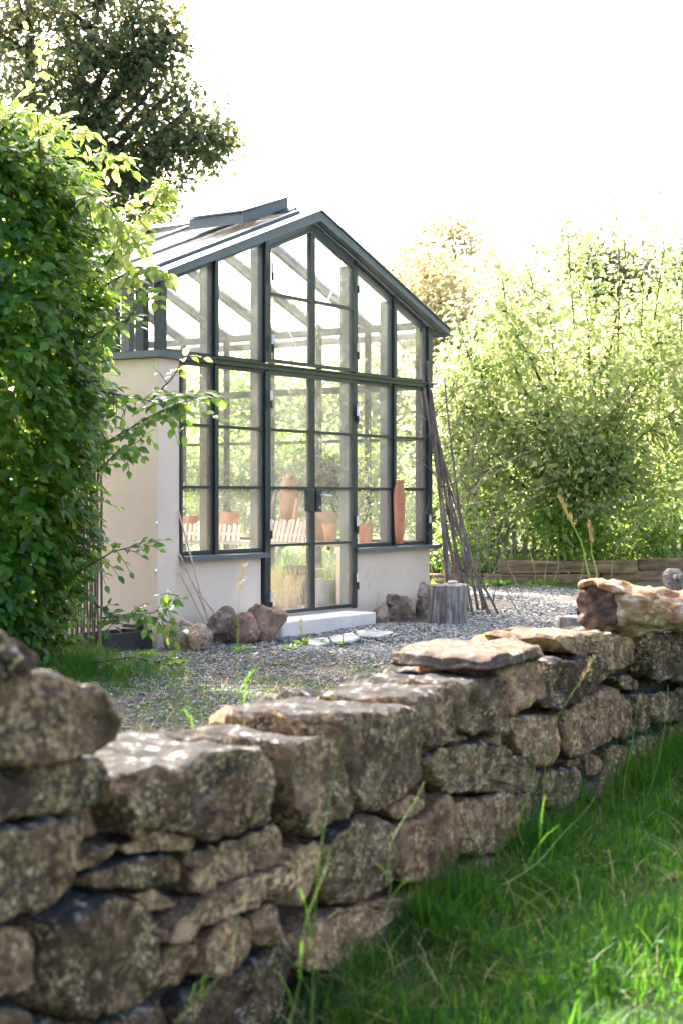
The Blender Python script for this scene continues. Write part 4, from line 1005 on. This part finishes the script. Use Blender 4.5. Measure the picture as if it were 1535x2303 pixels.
for k in range(7):
    a = k*.9; b = Vector(HB)+Vector((.12*math.cos(a), .12*math.sin(a), GZ)); t = Vector(HB)+Vector((.75*math.cos(a), .75*math.sin(a), 1.6+k*.3)); TW.tube(bent(b, t, .1, 7, k), [.035, .03, .026, .022, .018, .012, .008], 6)
off = hb.location; TW.v = [tuple(Vector(p)-off) for p in TW.v]
TW.build('branches', M['bark'], hb)

# trees and shrubs: tapered trunk and limbs, twigs to every leaf clump
def tree(name, label, cat, base, blobs, nclump, per, lsize, lmat, seed, trunk=.12, singles=0, smat=None, spread=.30, limbs=True, group=None, hollow=.55, twigs=.5):
    """blobs: (centre Vector, (rx, ry, rz), weight)"""
    r = np.random.default_rng(seed); t = thing(name, label, cat, base, group=group); off = np.array(base)
    wts = np.array([b[2]*(b[1][0]*b[1][1]*b[1][2])**(2/3) for b in blobs]); wts /= wts.sum()
    tk = MB(); skel = []
    def limb(a, b, r0, r1, k, n=8):
        pts = bent(Vector(a), Vector(b), k, n, int(r.integers(1e6))); tk.tube([p-Vector(off) for p in pts], [r0+(r1-r0)*i/(n-1) for i in range(n)], 7)
        skel.extend([np.array(p) for p in pts[2:]])
    cz = min(b[0].z-b[1][2]*.3 for b in blobs); top = Vector((base[0]*.6+blobs[0][0].x*.4, base[1], max(base[2]+.6, min(cz, blobs[0][0].z))))
    if trunk:
        limb(Vector(base)-Vector((0, 0, .1)), top, trunk, trunk*.7, .08)
        for c, rd, wgt in blobs: limb(top+Vector((0, 0, -.1)), c+Vector((0, 0, rd[2]*.5)), trunk*.5, trunk*.08, min(.3, (c-top).length*.08), 10)
    which = r.choice(len(blobs), nclump, p=wts); d = unit(r.normal(0, 1, (nclump, 3))); rr_ = (hollow**3+(1-hollow**3)*r.random(nclump))**(1/3)
    cen = np.array([np.array(b[0]) for b in blobs])[which]; rad_ = np.array([b[1] for b in blobs])[which]
    lump = 1+.22*np.sin(d[:, :1]*5+which[:, None])+.15*np.sin(d[:, 2:]*7+which[:, None]*2)
    CC = cen + d*rad_*rr_[:, None]*lump
    if len(skel) and twigs:
        SK = np.array(skel)
        for c in CC[r.random(nclump) < twigs]:
            k = np.argmin(((SK-c)**2).sum(1)); a = SK[k]
            if np.linalg.norm(a-c) < 2.2: tk.tube([a-off, (a+c)/2-off+r.normal(0, .05, 3), c-off], [.012*max(1, trunk/.12), .008*max(1, trunk/.12), .003], 3, cap=False)
    Lv = Leaves(); N = nclump*per; ci = np.repeat(np.arange(nclump), per)
    q = r.normal(0, 1, (N, 3))*np.array([spread, spread, spread*.65]); Pp = CC[ci]+q
    D = unit(q)+r.normal(0, .7, (N, 3))+np.array([0, 0, -.25]); Up = r.normal(0, .65, (N, 3))+np.array([0, 0, 1.0])
    Lv.add(Pp, D, Up, lsize*r.uniform(.5, 1.4, N))
    if tk.v: tk.build('trunk', M['bark'], t, smooth='all')
    sc = None
    if singles: sc = -Pp[:, 1]+r.random(N)*.5+10
    if sc is not None: sc = np.clip(40-Pp[:, 1], 0, 99)*Lv.S[0]
    leaf_part(t, Lv, SLV, SLF, M[lmat], singles, M[smat] if smat else None, sc, name='crown', wide=.95)
    return t
def B(x, y, Y, rpx, w=1.0, ex=1.0, ez=1.0): r = rpx/F*Y; return (at(x, y, Y), (r*ex, r*.95, r*ez), w)
YT1 = 27
tree('dark_tree', 'tall dark-leaved broad tree rising behind the hornbeam and greenhouse roof', 'tree', (-5.6, YT1, 0),
     [B(70, 180, YT1, 230), B(230, 90, YT1, 150), B(310, 130, YT1, 95), B(180, 320, YT1, 170), B(340, 250, YT1, 110), B(430, 290, YT1, 78), B(310, 370, YT1, 95), B(330, 440, YT1, 60), B(-120, 120, YT1, 260, .5), B(60, -120, YT1, 230, .5), B(330, 20, YT1, 60), B(-60, 420, YT1, 220, .5), B(400, 215, YT1, 45), B(455, 330, YT1, 50, 1.6), B(485, 295, YT1, 32, 1.6), B(350, 110, YT1, 48, 1.5), B(385, 92, YT1, 28, 1.5), B(290, 440, YT1, 45, 1.4), B(375, 395, YT1, 55, 1.5), B(360, 470, YT1, 30, 1.4)],
     1150, 24, .135, 'leaf_dark', 21, trunk=.3, spread=.19, hollow=.4, twigs=.5)
YA = 23.2
tree('apple_tree', 'sunlit spreading fruit tree with pale young leaves and a visible forked trunk', 'tree', (at(1292, 1262, YA).x, YA, .12),
     [B(1290, 1000, YA, 130), B(1160, 900, YA, 140), B(1340, 900, YA, 160), B(1235, 740, YA, 105), B(1395, 740, YA, 110), B(1392, 560, YA, 34, 1.2, .9, 3.2), B(1480, 840, YA, 140), B(1045, 960, YA, 100), B(1290, 590, YA, 40, 1.4, 1, 2.2), B(1490, 610, YA, 50, 1.2, 1, 2), B(1130, 700, YA, 55, 1.2, 1, 2), B(1440, 1030, YA, 130, 1.3), B(1150, 1050, YA, 130, 1.3), B(1050, 850, YA, 120), B(1110, 780, YA, 105), B(1040, 1060, YA, 105, 1.3), B(1290, 1060, YA-.4, 130, 1.3), B(1380, 1110, YA-.4, 110, 1.2), B(1200, 960, YA-.4, 110, 1), B(1010, 930, YA, 90, 1.2),  B(1570, 950, YA, 150), B(1530, 760, YA, 100)],
     1600, 17, .105, 'leaf_apple', 22, trunk=.085, singles=300, smat='leaf_apple1', spread=.17, hollow=.25, twigs=.5)
ap = bpy.data.objects['apple_tree']; TW2 = MB(); AS = Leaves()
for pts in ([(1388, 800), (1392, 600), (1380, 425)], [(1290, 740), (1280, 600), (1274, 505)], [(1470, 720), (1492, 560), (1478, 425)], [(1210, 740), (1200, 650), (1180, 585)], [(1140, 720), (1130, 640), (1110, 560)], [(1530, 760), (1535, 600), (1528, 470)], [(1330, 720), (1345, 640), (1338, 560)], [(1060, 820), (1030, 740), (1020, 690)], [(1440, 760), (1445, 650), (1425, 590)]):
    P = np.array([np.array(at(x, y, YA-.3)) for x, y in pts]); TW2.tube([p-np.array(ap.location) for p in P], [.012, .008, .004], 5)
    for t in np.linspace(0, 1.98, 26):
        i = int(t); q = P[i]+(P[i+1]-P[i])*(t-i); d = unit(P[i+1]-P[i])*.8+rng.normal(0, .6, 3); spray(AS, TW2, q-0, d, .20*rng.uniform(.5, 1.2), 3, .10, np.array([0, -.4, .8]))
loc_ = np.array(ap.location); nb = 3*5
TW2.v = [tuple(np.array(p)-loc_) if np.linalg.norm(np.array(p)) > 15 else p for p in TW2.v]
TW2.build('shoots', M['bark'], ap); leaf_part(ap, AS, BLV, BLF, M['leaf_apple'], name='shoot_leaves', wide=.9)
def shrub(x, y, Y, rpx, lab, seed, mat='leaf_green', n=150, ls=.085, ez=1.0, cat='shrub', name='shrub', per=22, trunk=.04, spread=.17, group='green shrubs along the far side of the yard'):
    b = at(x, y, Y); zb = .10; base = (b.x, Y, zb); r = rpx/F*Y
    bl = [(b, (r, r*.8, r*ez), 1.0), (b+Vector((r*.6, .1, r*.4*ez)), (r*.55, r*.5, r*.5*ez), 1.0), (b+Vector((-r*.6, -.1, r*.2*ez)), (r*.5, r*.5, r*.6*ez), 1.0), (b+Vector((0, -r*.4, -r*.55*ez)), (r*.9, r*.5, r*.45*ez), .9)]
    return tree(name, lab, cat, base, bl, n, per, ls, mat, seed, trunk=trunk, spread=spread, group=group, hollow=.35, twigs=.35)
shrub(1000, 1130, 24.6, 105, 'green shrub right behind the leaning branches', 31, n=190)
shrub(1110, 1120, 24.8, 110, 'green shrub behind the left part of the picket fence', 32, n=190)
shrub(1245, 1125, 25.2, 110, 'green shrub behind the forked trunk and the picket fence', 33, n=190)
shrub(1380, 1120, 24.8, 115, 'green shrub behind the beams, right of the forked trunk', 34, n=190)
shrub(1500, 1110, 24.4, 120, 'green shrub at the photo edge above the blackened log', 35, n=190)
shrub(1270, 1175, 22.75, 75, 'leafy bush growing around the forked trunk behind the beams', 39, n=90, group=None)
shrub(1040, 1215, 22.9, 52, 'low leafy shrub at the foot of the leaning branches', 36, n=60, group=None)
shrub(1330, 1210, 23.2, 60, 'low leafy shrub just behind the beams by the forked trunk', 37, n=70, group=None)
shrub(1460, 1205, 23.2, 62, 'low leafy shrub just behind the right-hand beams', 38, n=70, group=None)
for k, (x, y, r, lab) in enumerate(((380, 1090, 120, 'left window column'), (500, 1080, 120, 'second window column'), (620, 1085, 120, 'left door leaf'), (740, 1080, 120, 'right door leaf'), (860, 1090, 120, 'right window'))):
    shrub(x, y, 25.8, r, 'green shrub seen through the glass of the '+lab, 41+k, n=170, ez=1.15)
def bigtree(x, y, Y, blobs, lab, seed, mat, n, ls, per=22, spread=.3, group=None, tr=.14, name='tree', twigs=.4):
    b = at(x, y, Y); return tree(name, lab, 'tree', (b.x, Y, .1), [B(*q[:2], Y, *q[2:]) for q in blobs], n, per, ls, mat, seed, trunk=tr, spread=spread, group=group, hollow=.3, twigs=twigs)
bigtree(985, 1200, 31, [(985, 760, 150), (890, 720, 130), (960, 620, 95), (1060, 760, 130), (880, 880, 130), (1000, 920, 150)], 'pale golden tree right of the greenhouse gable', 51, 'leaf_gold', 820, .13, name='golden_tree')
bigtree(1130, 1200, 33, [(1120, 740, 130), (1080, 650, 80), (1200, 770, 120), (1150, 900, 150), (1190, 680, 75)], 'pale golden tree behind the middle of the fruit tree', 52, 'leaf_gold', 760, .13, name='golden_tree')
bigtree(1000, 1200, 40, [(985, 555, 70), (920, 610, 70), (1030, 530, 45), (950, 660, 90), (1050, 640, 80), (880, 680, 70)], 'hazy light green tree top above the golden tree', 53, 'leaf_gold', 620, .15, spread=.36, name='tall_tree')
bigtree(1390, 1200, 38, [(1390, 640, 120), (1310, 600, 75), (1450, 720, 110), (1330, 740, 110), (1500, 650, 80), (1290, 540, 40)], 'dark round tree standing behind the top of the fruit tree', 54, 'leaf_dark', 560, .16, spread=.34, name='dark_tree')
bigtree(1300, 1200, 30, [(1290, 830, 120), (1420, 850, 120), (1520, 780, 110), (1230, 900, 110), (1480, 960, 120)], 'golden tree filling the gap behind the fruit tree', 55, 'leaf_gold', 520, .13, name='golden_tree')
bigtree(520, 1200, 28, [(430, 960, 110), (520, 900, 110), (600, 960, 110)], 'bushy tree seen through the second window column', 56, 'leaf_green', 330, .13)
bigtree(720, 1200, 28, [(680, 930, 110), (780, 900, 120), (860, 880, 100), (850, 980, 100)], 'bushy tree seen through the door glass', 57, 'leaf_apple', 380, .13)
for k, (X, Y, h) in enumerate(((5.4, 16.2, 5.2), (6.6, 19.0, 6.4), (8.6, 20.6, 7.2))):
    c = Vector((X+1.0, Y, h*.62)); tree('fruit_tree', ('smallest and nearest fruit tree beyond the right edge, mirrored in the panes', 'middle fruit tree beyond the right edge, mirrored in the panes', 'tallest and farthest fruit tree beyond the right edge, mirrored in the panes')[k], 'tree', (X+1.0, Y, 0), [(c, (1.3, 1.3, h*.35), 1), (c+Vector((.8, .4, .5)), (.9, .9, .9), 1), (c+Vector((-.6, .4, -.6)), (.9, .9, .8), 1)], 330, 22, .12, 'leaf_apple', 61+k, trunk=.09, group='fruit trees right of the yard', spread=.25)
# plants in the pots
def potted(t, r, h, n, per, size, mat, sp, hh, nm='plant'):
    q = rng.normal(0, 1, (n*per, 3))*np.array([sp, sp, hh*.4])+np.array([0, 0, h+hh*.6]); q[:, 2] = np.maximum(q[:, 2], h*.85)
    Lv = Leaves(); Lv.add(q+np.array(t.location), rng.normal(0, .6, (n*per, 3))+np.array([0, 0, .5]), rng.normal(0, .6, (n*per, 3))+np.array([0, 0, 1]), size*rng.uniform(.7, 1.2, n*per))
    leaf_part(t, Lv, SLV, SLF, M[mat], name=nm, wide=.6)
potted(*pA, 30, 8, .06, 'leaf_green', .09, .25); potted(*pB, 40, 10, .05, 'leaf_olive', .10, .30); potted(*pE, 30, 8, .06, 'leaf_apple', .06, .55)
c, Y = inside(738, 1200, 4.0)
ol = gworld((c.x, c.y, .73))
ot = tree('olive_tree', 'small olive tree with a round crown inside the greenhouse behind the right door leaf', 'tree', tuple(ol), [(ol+Vector((0, 0, .68)), (.20, .20, .25), 1)], 70, 16, .05, 'leaf_olive', 77, trunk=.02, spread=.06, hollow=.2)
c, Y = inside(628, 1330, 3.0); n = 260

# ------------------------------------------------------------------ grass, weeds, gravel
def blades(P, h, wd, lean, r=rng):
    """(N,3) roots -> 3-segment bent blades"""
    N = len(P); a = r.uniform(0, 2*PI, N); d = np.stack([np.cos(a), np.sin(a), np.zeros(N)], 1); s = np.stack([-np.sin(a), np.cos(a), np.zeros(N)], 1)
    out = []
    for t, wf in ((0, 1), (.4, .85), (.75, .55), (1, 0)):
        c = P + d*(lean*h*t*t)[:, None] + np.array([0, 0, 1])*(h*(t-.22*lean*t*t))[:, None]
        if wf: out += [c-s*(wd*wf/2)[:, None], c+s*(wd*wf/2)[:, None]]
        else: out += [c]
    v = np.stack(out, 1).reshape(-1, 3); b = (np.arange(N)*7)[:, None]
    q = np.concatenate([b+np.array([[0, 1, 3, 2]]), b+np.array([[2, 3, 5, 4]])]); tr = b+np.array([[4, 5, 6]])
    return v, q, tr
def grass_obj(name, P, h, wd, lean, mat):
    v, q, t = blades(P, h, wd, lean); o = link(name, np_mesh(name, v, [q, t]), mat); o['kind'] = 'stuff'; return o
# lawn
N = 800000; t = rng.uniform(-3.2, 9, N); b = rng.uniform(-6.0, -.01, N); X = W0[0]+t*TD[0]+b*TN[0]; Yw = W0[1]+t*TD[1]+b*TN[1]; z = lawn_z(t, b)
ok = Yw > .8; px = np.where(ok, CX+X/np.maximum(Yw, .5)*F, -9e3); py = HY-(z-H)/np.maximum(Yw, .5)*F
clump = np.sin(X*5.1+np.sin(Yw*4.3))*np.sin(Yw*6.2+np.sin(X*3.7)*1.5)
ok &= (px > -250) & (px < 2700) & (py < 2650) & (rng.random(N) < (.66+.34*clump)*np.where(px > 1700, .45, 1)); 
t, b, X, Yw, z, clump = (q[ok] for q in (t, b, X, Yw, z, clump)); n = len(X)
edge = np.exp(b/.10)
h = rng.uniform(.03, .085, n)*(1+.4*clump)*(1+.9*np.clip(np.sin(X*8.7+2*np.sin(Yw*5))*np.sin(Yw*9.1+X*3), 0, 1))*np.where(rng.random(n) < .04, 1.8, 1) + edge*rng.uniform(.0, 1, n)**2*np.interp(t, [.3, 1.2, 2.5, 4], [.02, .22, .42, .5]) + edge*.05
grass_obj('lawn_grass', np.stack([X, Yw, z-.01], 1), h, rng.uniform(.003, .0065, n), rng.uniform(.1, .9, n), M['grass'])
# grass in the yard: round the hornbeam, thin between the chips, at the beams
N = 120000; X = rng.uniform(-3.2, 3, N); Yw = rng.uniform(7.2, 14.5, N)
ns = np.array([noise.noise(Vector((a*1.6, b_*1.6, 3))) + .5*noise.noise(Vector((a*5, b_*5, 9))) for a, b_ in zip(X, Yw)])
db = np.hypot(X-HB[0], (Yw-11.2)); dens = np.clip((ns+.12)*1.6, 0, .75)*np.clip((12.8-Yw)/2.5, .05, 1)*np.clip((1.4-X)/1.2, .15, 1) + .75*np.exp(-np.clip(db-1.0, 0, 9)/.28)*(ns > -.5)
Gx, Gy = (X-G0[0])*U[0]+(Yw-G0[1])*U[1], (X-G0[0])*V[0]+(Yw-G0[1])*V[1]
Tq = (X-W0[0])*TN[0]+(Yw-W0[1])*TN[1]
ok = (rng.random(N) < dens) & ~((Gx > -.05) & (Gy > -.08)) & (Tq > .5)
X, Yw, db = X[ok], Yw[ok], db[ok]; n = len(X); near = np.exp(-np.clip(db-1.0, 0, 9)/.4)
grass_obj('yard_grass', np.stack([X, Yw, yard_z(X, Yw)-.01], 1), rng.uniform(.02, .06, n)+near*rng.uniform(0, .22, n), rng.uniform(.003, .007, n), rng.uniform(.2, 1.1, n), M['grass'])
N = 5000; X = rng.uniform(1.0, 5.5, N); Yw = rng.uniform(22.0, 22.35, N); hh = rng.uniform(.03, .16, N)*(.4+.6*(np.sin(X*7)+np.sin(X*13+2) > .2))
grass_obj('edge_grass', np.stack([X, Yw, np.full(N, GZ)], 1), hh, rng.uniform(.006, .014, N), rng.uniform(.2, 1, N), M['weed'])
N = 9000; X = rng.uniform(-5, 7, N); Yw = rng.uniform(22.7, 28, N)
grass_obj('garden_grass', np.stack([X, Yw, np.full(N, .13)], 1), rng.uniform(.08, .3, N), rng.uniform(.01, .02, N), rng.uniform(.2, 1, N), M['grass'])
# slate chips
cv = np.array([(-1, -.6, -.3), (.9, -.75, -.3), (1.1, .5, -.3), (-.7, .8, -.3), (-.85, -.5, .3), (.8, -.55, .35), (.9, .4, .22), (-.6, .65, .3)]); cf = np.array([(0, 3, 2, 1), (4, 5, 6, 7), (0, 1, 5, 4), (1, 2, 6, 5), (2, 3, 7, 6), (3, 0, 4, 7)])
N = 270000; X = rng.uniform(-4.5, 9, N); Yw = rng.uniform(6.6, 22.5, N)
px = CX+X/Yw*F; Gx, Gy = (X-G0[0])*U[0]+(Yw-G0[1])*U[1], (X-G0[0])*V[0]+(Yw-G0[1])*V[1]; Tq = (X-W0[0])*TN[0]+(Yw-W0[1])*TN[1]
ns = np.sin(X*2.3+1.1*np.sin(Yw*1.7))*np.sin(Yw*2.9+X)
thin = np.clip(.95-.58*np.clip((13-Yw)/2.5, 0, 1)*(1+.5*ns)*np.clip((1.4-X)/1.3, 0, 1), .15, 1)*np.clip((13.5/Yw)**1.3, 0, 1)
ok = (px > -120) & (px < 2500) & ~((Gx > .02) & (Gx < W) & (Gy > -.0)) & (Tq > .48) & (rng.random(N) < thin)
X, Yw = X[ok], Yw[ok]; n = len(X); s = rng.uniform(.007, .017, n)*np.clip(Yw/13, .9, 1.35)
s[rng.random(n) < .03] *= 1.7
ang = rng.uniform(0, 2*PI, n); D = np.stack([np.cos(ang), np.sin(ang), rng.normal(0, .22, n)], 1); Up = np.stack([rng.normal(0, .3, n), rng.normal(0, .3, n), np.ones(n)], 1)
Mx = basis(D, Up, np.stack([s, s*rng.uniform(.6, 1.1, n), s*rng.uniform(.4, 1.1, n)], 1)); v, f = inst(cv, cf, Mx, np.stack([X, Yw, yard_z(X, Yw)+.005+rng.uniform(0, .012, n)], 1))
o = link('slate_gravel', np_mesh('slate_gravel', v, [f]), M['chip']); o['kind'] = 'stuff'
# weeds, one thing each
WL = BLV*np.array([1, .55, 1])
def weed(x, y, hgt, n, label, seed, size=.09, tall=False, mat='weed', z=GZ, P=None):
    r = np.random.default_rng(seed); p = P if P is not None else gnd(x, y, z); t = thing('weed', label, 'weed', p)
    a = r.uniform(0, 2*PI, n); D = np.stack([np.cos(a), np.sin(a), r.uniform(.15, 1.0, n)], 1); Pp = np.zeros((n, 3)); Pp[:, 2] = 0 if not tall else 0
    if tall: k = n//2; Pp[:k, 2] = np.linspace(.02, hgt, k); 
    sz = size*r.uniform(.6, 1.2, n)*(np.where(Pp[:, 2] > 0, .55, 1) if tall else 1)
    Lv = Leaves(); Lv.add(Pp+np.array(p), D, np.tile(np.array([0, 0, 1.0]), (n, 1))+r.normal(0, .3, (n, 3)), sz)
    leaf_part(t, Lv, WL, BLF, M[mat], name='leaves')
    if tall: MB().tube([(0, 0, -.01), (.004, 0, hgt*.5), (-.004, .003, hgt)], [.005, .004, .002], 5).build('stem', M['stalk'], t)
    return t
weed(678, 1452, .22, 40, 'tall bright green weed growing in front of the door step', 1, .10, True)
weed(655, 1462, .1, 22, 'low bushy weed left of the tall one in front of the step', 2, .09)
weed(544, 1468, .1, 22, 'low broad weed in front of the split red rock', 3, .10)
weed(720, 1450, .1, 14, 'small weed tuft beside the middle flagstone', 4, .07)
weed(770, 1450, .12, 18, 'yellow-green sprout in front of the middle flagstone', 5, .06, True)
weed(1082, 1428, .10, 14, 'lone yellow-green sprout on the gravel in front of the big stump', 6, .06, True)
weed(545, 1612, .08, 16, 'small weed in the gravel close behind the garden wall', 7, .06)
weed(335, 1478, .16, 34, 'broad-leaved weed under the hornbeam by the slate tray', 8, .11)
weed(395, 1500, .14, 30, 'broad-leaved weed at the tip of the grass beneath the hornbeam', 9, .10)
weed(600, 1560, .06, 12, 'tiny weed in the middle of the thin gravel', 10, .06)
weed(480, 1560, .06, 14, 'tiny weed in the thin gravel left of the others', 11, .06)
weed(1118, 1322, .3, 40, 'big dandelion-like weed at the left end of the stacked beams', 12, .2)
weed(1180, 1322, .2, 24, 'leafy weed in front of the stacked beams', 13, .14)
weed(1395, 1320, .2, 24, 'leafy weed in front of the right-hand beams', 14, .14)
DS = [(1205, 1318, 1190, 1235, 'dry stalk leaning left before the middle of the stacked beams'), (1222, 1318, 1238, 1228, 'tallest dry stalk before the stacked beams, leaning right'), (1238, 1316, 1252, 1240, 'dry stalk leaning right, the last of the trio before the stacked beams'), (1160, 1316, 1148, 1230, 'dry stalk standing alone before the left part of the stacked beams'),
      (1375, 1318, 1390, 1225, 'dry stalk standing alone before the right-hand beams'), (978, 1310, 972, 1230, 'dry stalk close to the greenhouse wall behind the big stump'), (1000, 1312, 992, 1236, 'dry stalk beside the leaning branches behind the big stump'), (1300, 1318, 1312, 1240, 'dry stalk before the forked trunk, above the log')]
for k, (x0, y0, x1, y1, lab) in enumerate(DS):
    Y = 19.0 if k in (5, 6) else 22.0
    a, b = at(x0, y0, Y), at(x1, y1, Y); o = MB().tube(bent(a, b, .06, 6, 300+k), [.008, .007, .006, .006, .005, .007], 4).build('dry_stalk', M['straw'], None)
    tag(o, lab, 'stalk', 'dry stalks in the yard')
# tall grass stalks by the wall
GS = [((700, 2330), (765, 1660), -.35, 'tall seeding grass stalk in front of the wall below the big dark block'), ((640, 2330), (740, 1900), -.4, 'green grass stalk crossing the wall left of the tallest one'), ((395, 2300), (540, 2060), -.3, 'bent green grass blade over the lowest wall stones'),
      ((860, 2080), (945, 1760), -.3, 'thin grass stalk in front of the square grey wall stone'), ((1175, 1900), (1235, 1660), -.25, 'thin grass stalk in front of the long wall stone'), ((1210, 1860), (1325, 1492), -.2, 'tall grass stalk with a pale seed head crossing the upper wall'),
      ((1400, 1800), (1440, 1560), -.2, 'green grass stalk in front of the right wall stones'), ((1455, 1790), (1500, 1540), -.25, 'tall green grass blade beside the right wall end'), ((1380, 1810), (1330, 1640), -.2, 'grass stalk leaning away at the right wall stones'),
      ((1130, 1990), (1330, 1790), -.35, 'long arching grass stem at the foot of the wall'), ((560, 1640), (548, 1290), .55, 'blurred pale grass stalk rising behind the wall before the plinth'), ((450, 1660), (430, 1500), .55, 'blurred green grass blade rising behind the wall'), ((350, 1690), (335, 1560), .55, 'blurred thin dead stalk rising behind the wall'), ((548, 1650), (575, 1480), .55, 'short blurred grass blade behind the wall')]
for k, (a, b, off_, lab) in enumerate(GS):
    def onpl(x, y):
        kx = (x-CX)/F; w0 = W0+off_*TN; tq = (w0[1]*kx-w0[0])/(TD[0]-TD[1]*kx); Yq = w0[1]+TD[1]*tq; return at(x, y, Yq)
    pa, pb = onpl(*a), onpl(*b); pts = bent(pa, pb, .05, 9, 400+k)
    gs = thing('grass_stalk', lab, 'grass stalk', pa); Lq = [p-pa for p in pts]; ln = (pb-pa).length
    MB().tube(Lq, [.0021-.0013*i/8 for i in range(9)], 4).build('stem', M['stalk'], gs)
    if k in (5, 10):
        hd = MB(); q0 = Lq[-2]; q1 = Lq[-1]
        for j in range(26): q = q0+(q1-q0)*(j/25*1.3); dd = Vector((R.uniform(-1, 1), R.uniform(-1, 1), R.uniform(.6, 1.6))).normalized()*.022; hd.tube([q, q+dd*.5, q+dd], [.001, .0022, .0006], 3)
        hd.build('seed_head', M['straw'], gs, kind='stuff')
    for j in range(2):
        q = Lq[1+j]; d = Vector((R.uniform(-.6, .6), R.uniform(-.4, .1), R.uniform(.5, 1))).normalized()*ln*.35; e = q+d; sd_ = Vector((.0017, .001, 0))
        bl_ = MB(); cv_ = [q+d*u+Vector((0, 0, .14*ln*u*(1-u)*2-.05*u*u)) for u in (0, .2, .4, .6, .8, 1)]; bl_.add([p_+sd_*sg_*wd_ for p_, wd_ in zip(cv_, (.6, .8, .8, .65, .4, .08)) for sg_ in (-1, 1)], [(2*u, 2*u+1, 2*u+3, 2*u+2) for u in range(5)]); bl_.build('blade', M['grass'], gs)
for k, (x0, y0, x1, y1) in enumerate(((1335, 1330, 1262, 1130), (1338, 1312, 1322, 1185))):
    a, b = at(x0, y0, 8.4), at(x1, y1, 8.4); gs = thing('grass_stalk', ('tall blurred grass stalk with a bent seed head rising behind the log', 'shorter straight grass stalk rising behind the log')[k], 'grass stalk', a)
    pts = [p-a for p in bent(a, b, .04, 8, 500+k)]; MB().tube(pts, [.005-.0004*i for i in range(8)], 4).build('stem', M['stalk'], gs)
    hd = MB()
    for j in range(30): q = pts[5]+(pts[7]-pts[5])*(j/29*1.1); dd = Vector((R.uniform(-.6, .6), R.uniform(-.6, .6), R.uniform(.8, 1.6))).normalized()*.04; hd.tube([q, q+dd*.5, q+dd], [.0015, .003, .0008], 3)
    hd.build('seed_head', M['straw'], gs, kind='stuff')
# dry straw lying in the lawn and in the yard
N = 1100; t = rng.uniform(-1, 5, N); b = -rng.exponential(.35, N)-.02; X = W0[0]+t*TD[0]+b*TN[0]; Yw = W0[1]+t*TD[1]+b*TN[1]
grass_obj('lawn_straw', np.stack([X, Yw, lawn_z(t, b)], 1), rng.uniform(.06, .16, N), rng.uniform(.002, .004, N), rng.uniform(.9, 1.9, N), M['straw'])
N = 2000; X = rng.uniform(-2.4, 1.2, N); Yw = rng.uniform(8, 13, N); Gx, Gy = (X-G0[0])*U[0]+(Yw-G0[1])*U[1], (X-G0[0])*V[0]+(Yw-G0[1])*V[1]; ok = ~((Gx > -.05) & (Gy > -.08)); X, Yw = X[ok], Yw[ok]; n = len(X)
grass_obj('yard_straw', np.stack([X, Yw, yard_z(X, Yw)+.01], 1), rng.uniform(.03, .10, n), rng.uniform(.002, .005, n), rng.uniform(1.2, 2.2, n), M['straw'])
# clover and small broad leaves in the lawn
N = 5000; t = rng.uniform(-1.5, 5, N); b = -rng.uniform(.05, 3.5, N); X = W0[0]+t*TD[0]+b*TN[0]; Yw = W0[1]+t*TD[1]+b*TN[1]; kp = (np.sin(X*4.3+1)*np.sin(Yw*3.9) > .1) & (Yw > 1); t, b, X, Yw = (q[kp] for q in (t, b, X, Yw)); n = len(X)
ang = rng.uniform(0, 2*PI, n); v, f = inst(SLV*np.array([1, 1.5, 1]), SLF, basis(np.stack([np.cos(ang), np.sin(ang), rng.uniform(-.1, .5, n)], 1), np.stack([rng.normal(0, .3, n), rng.normal(0, .3, n), np.ones(n)], 1), rng.uniform(.015, .035, n)), np.stack([X, Yw, lawn_z(t, b)+rng.uniform(.03, .08, n)], 1))
o = link('lawn_clover', np_mesh('lawn_clover', v, [f]), M['grass']); o['kind'] = 'stuff'
# grass added under the bench, for foliage mirrored in the lower door panes
for k, (x, y, xl, mat, lab, hh) in enumerate(((612, 1322, 3.35, 'straw', 'added dry grass for mirrored foliage, under the bench at the left edge of the door', .5), (652, 1322, 3.5, 'weed', 'added green grass for mirrored foliage, behind the wooden tub inside the greenhouse', .5), (715, 1318, 3.5, 'straw', 'added dry grass for mirrored foliage, behind the bucket inside the greenhouse', .52), (765, 1322, 3.45, 'weed', 'added green grass for mirrored foliage, right of the bucket inside the greenhouse', .5))):
    c, Y = inside(x, y, xl); n = 1000; q = gworld((c.x, c.y, .087)); v, qd, tr = blades(np.stack([rng.normal(0, .15, n), rng.normal(0, .15, n), np.zeros(n)], 1), rng.uniform(.2, hh, n), rng.uniform(.004, .009, n), rng.uniform(.2, .9, n))
    g_ = thing('added_grass_clump', lab, 'grass clump', q); o = link('blades', np_mesh('blades', v, [qd, tr]), M[mat], g_); o['kind'] = 'stuff'
# dry grass inside, behind the left door leaf
c, Y = inside(632, 1335, 2.7); n = 320; q = gworld((c.x, c.y, .085)); Pp = np.array(q)+np.stack([rng.normal(0, .10, n), rng.normal(0, .10, n), np.zeros(n)], 1)
dg = thing('dry_grass_clump', 'clump of dry ornamental grass behind the left door leaf', 'grass clump', q)
v, qd, tr = blades(Pp-np.array(q), rng.uniform(.25, .55, n), rng.uniform(.004, .008, n), rng.uniform(.2, .9, n)); o = link('blades', np_mesh('blades', v, [qd, tr]), M['straw'], dg); o['kind'] = 'stuff'
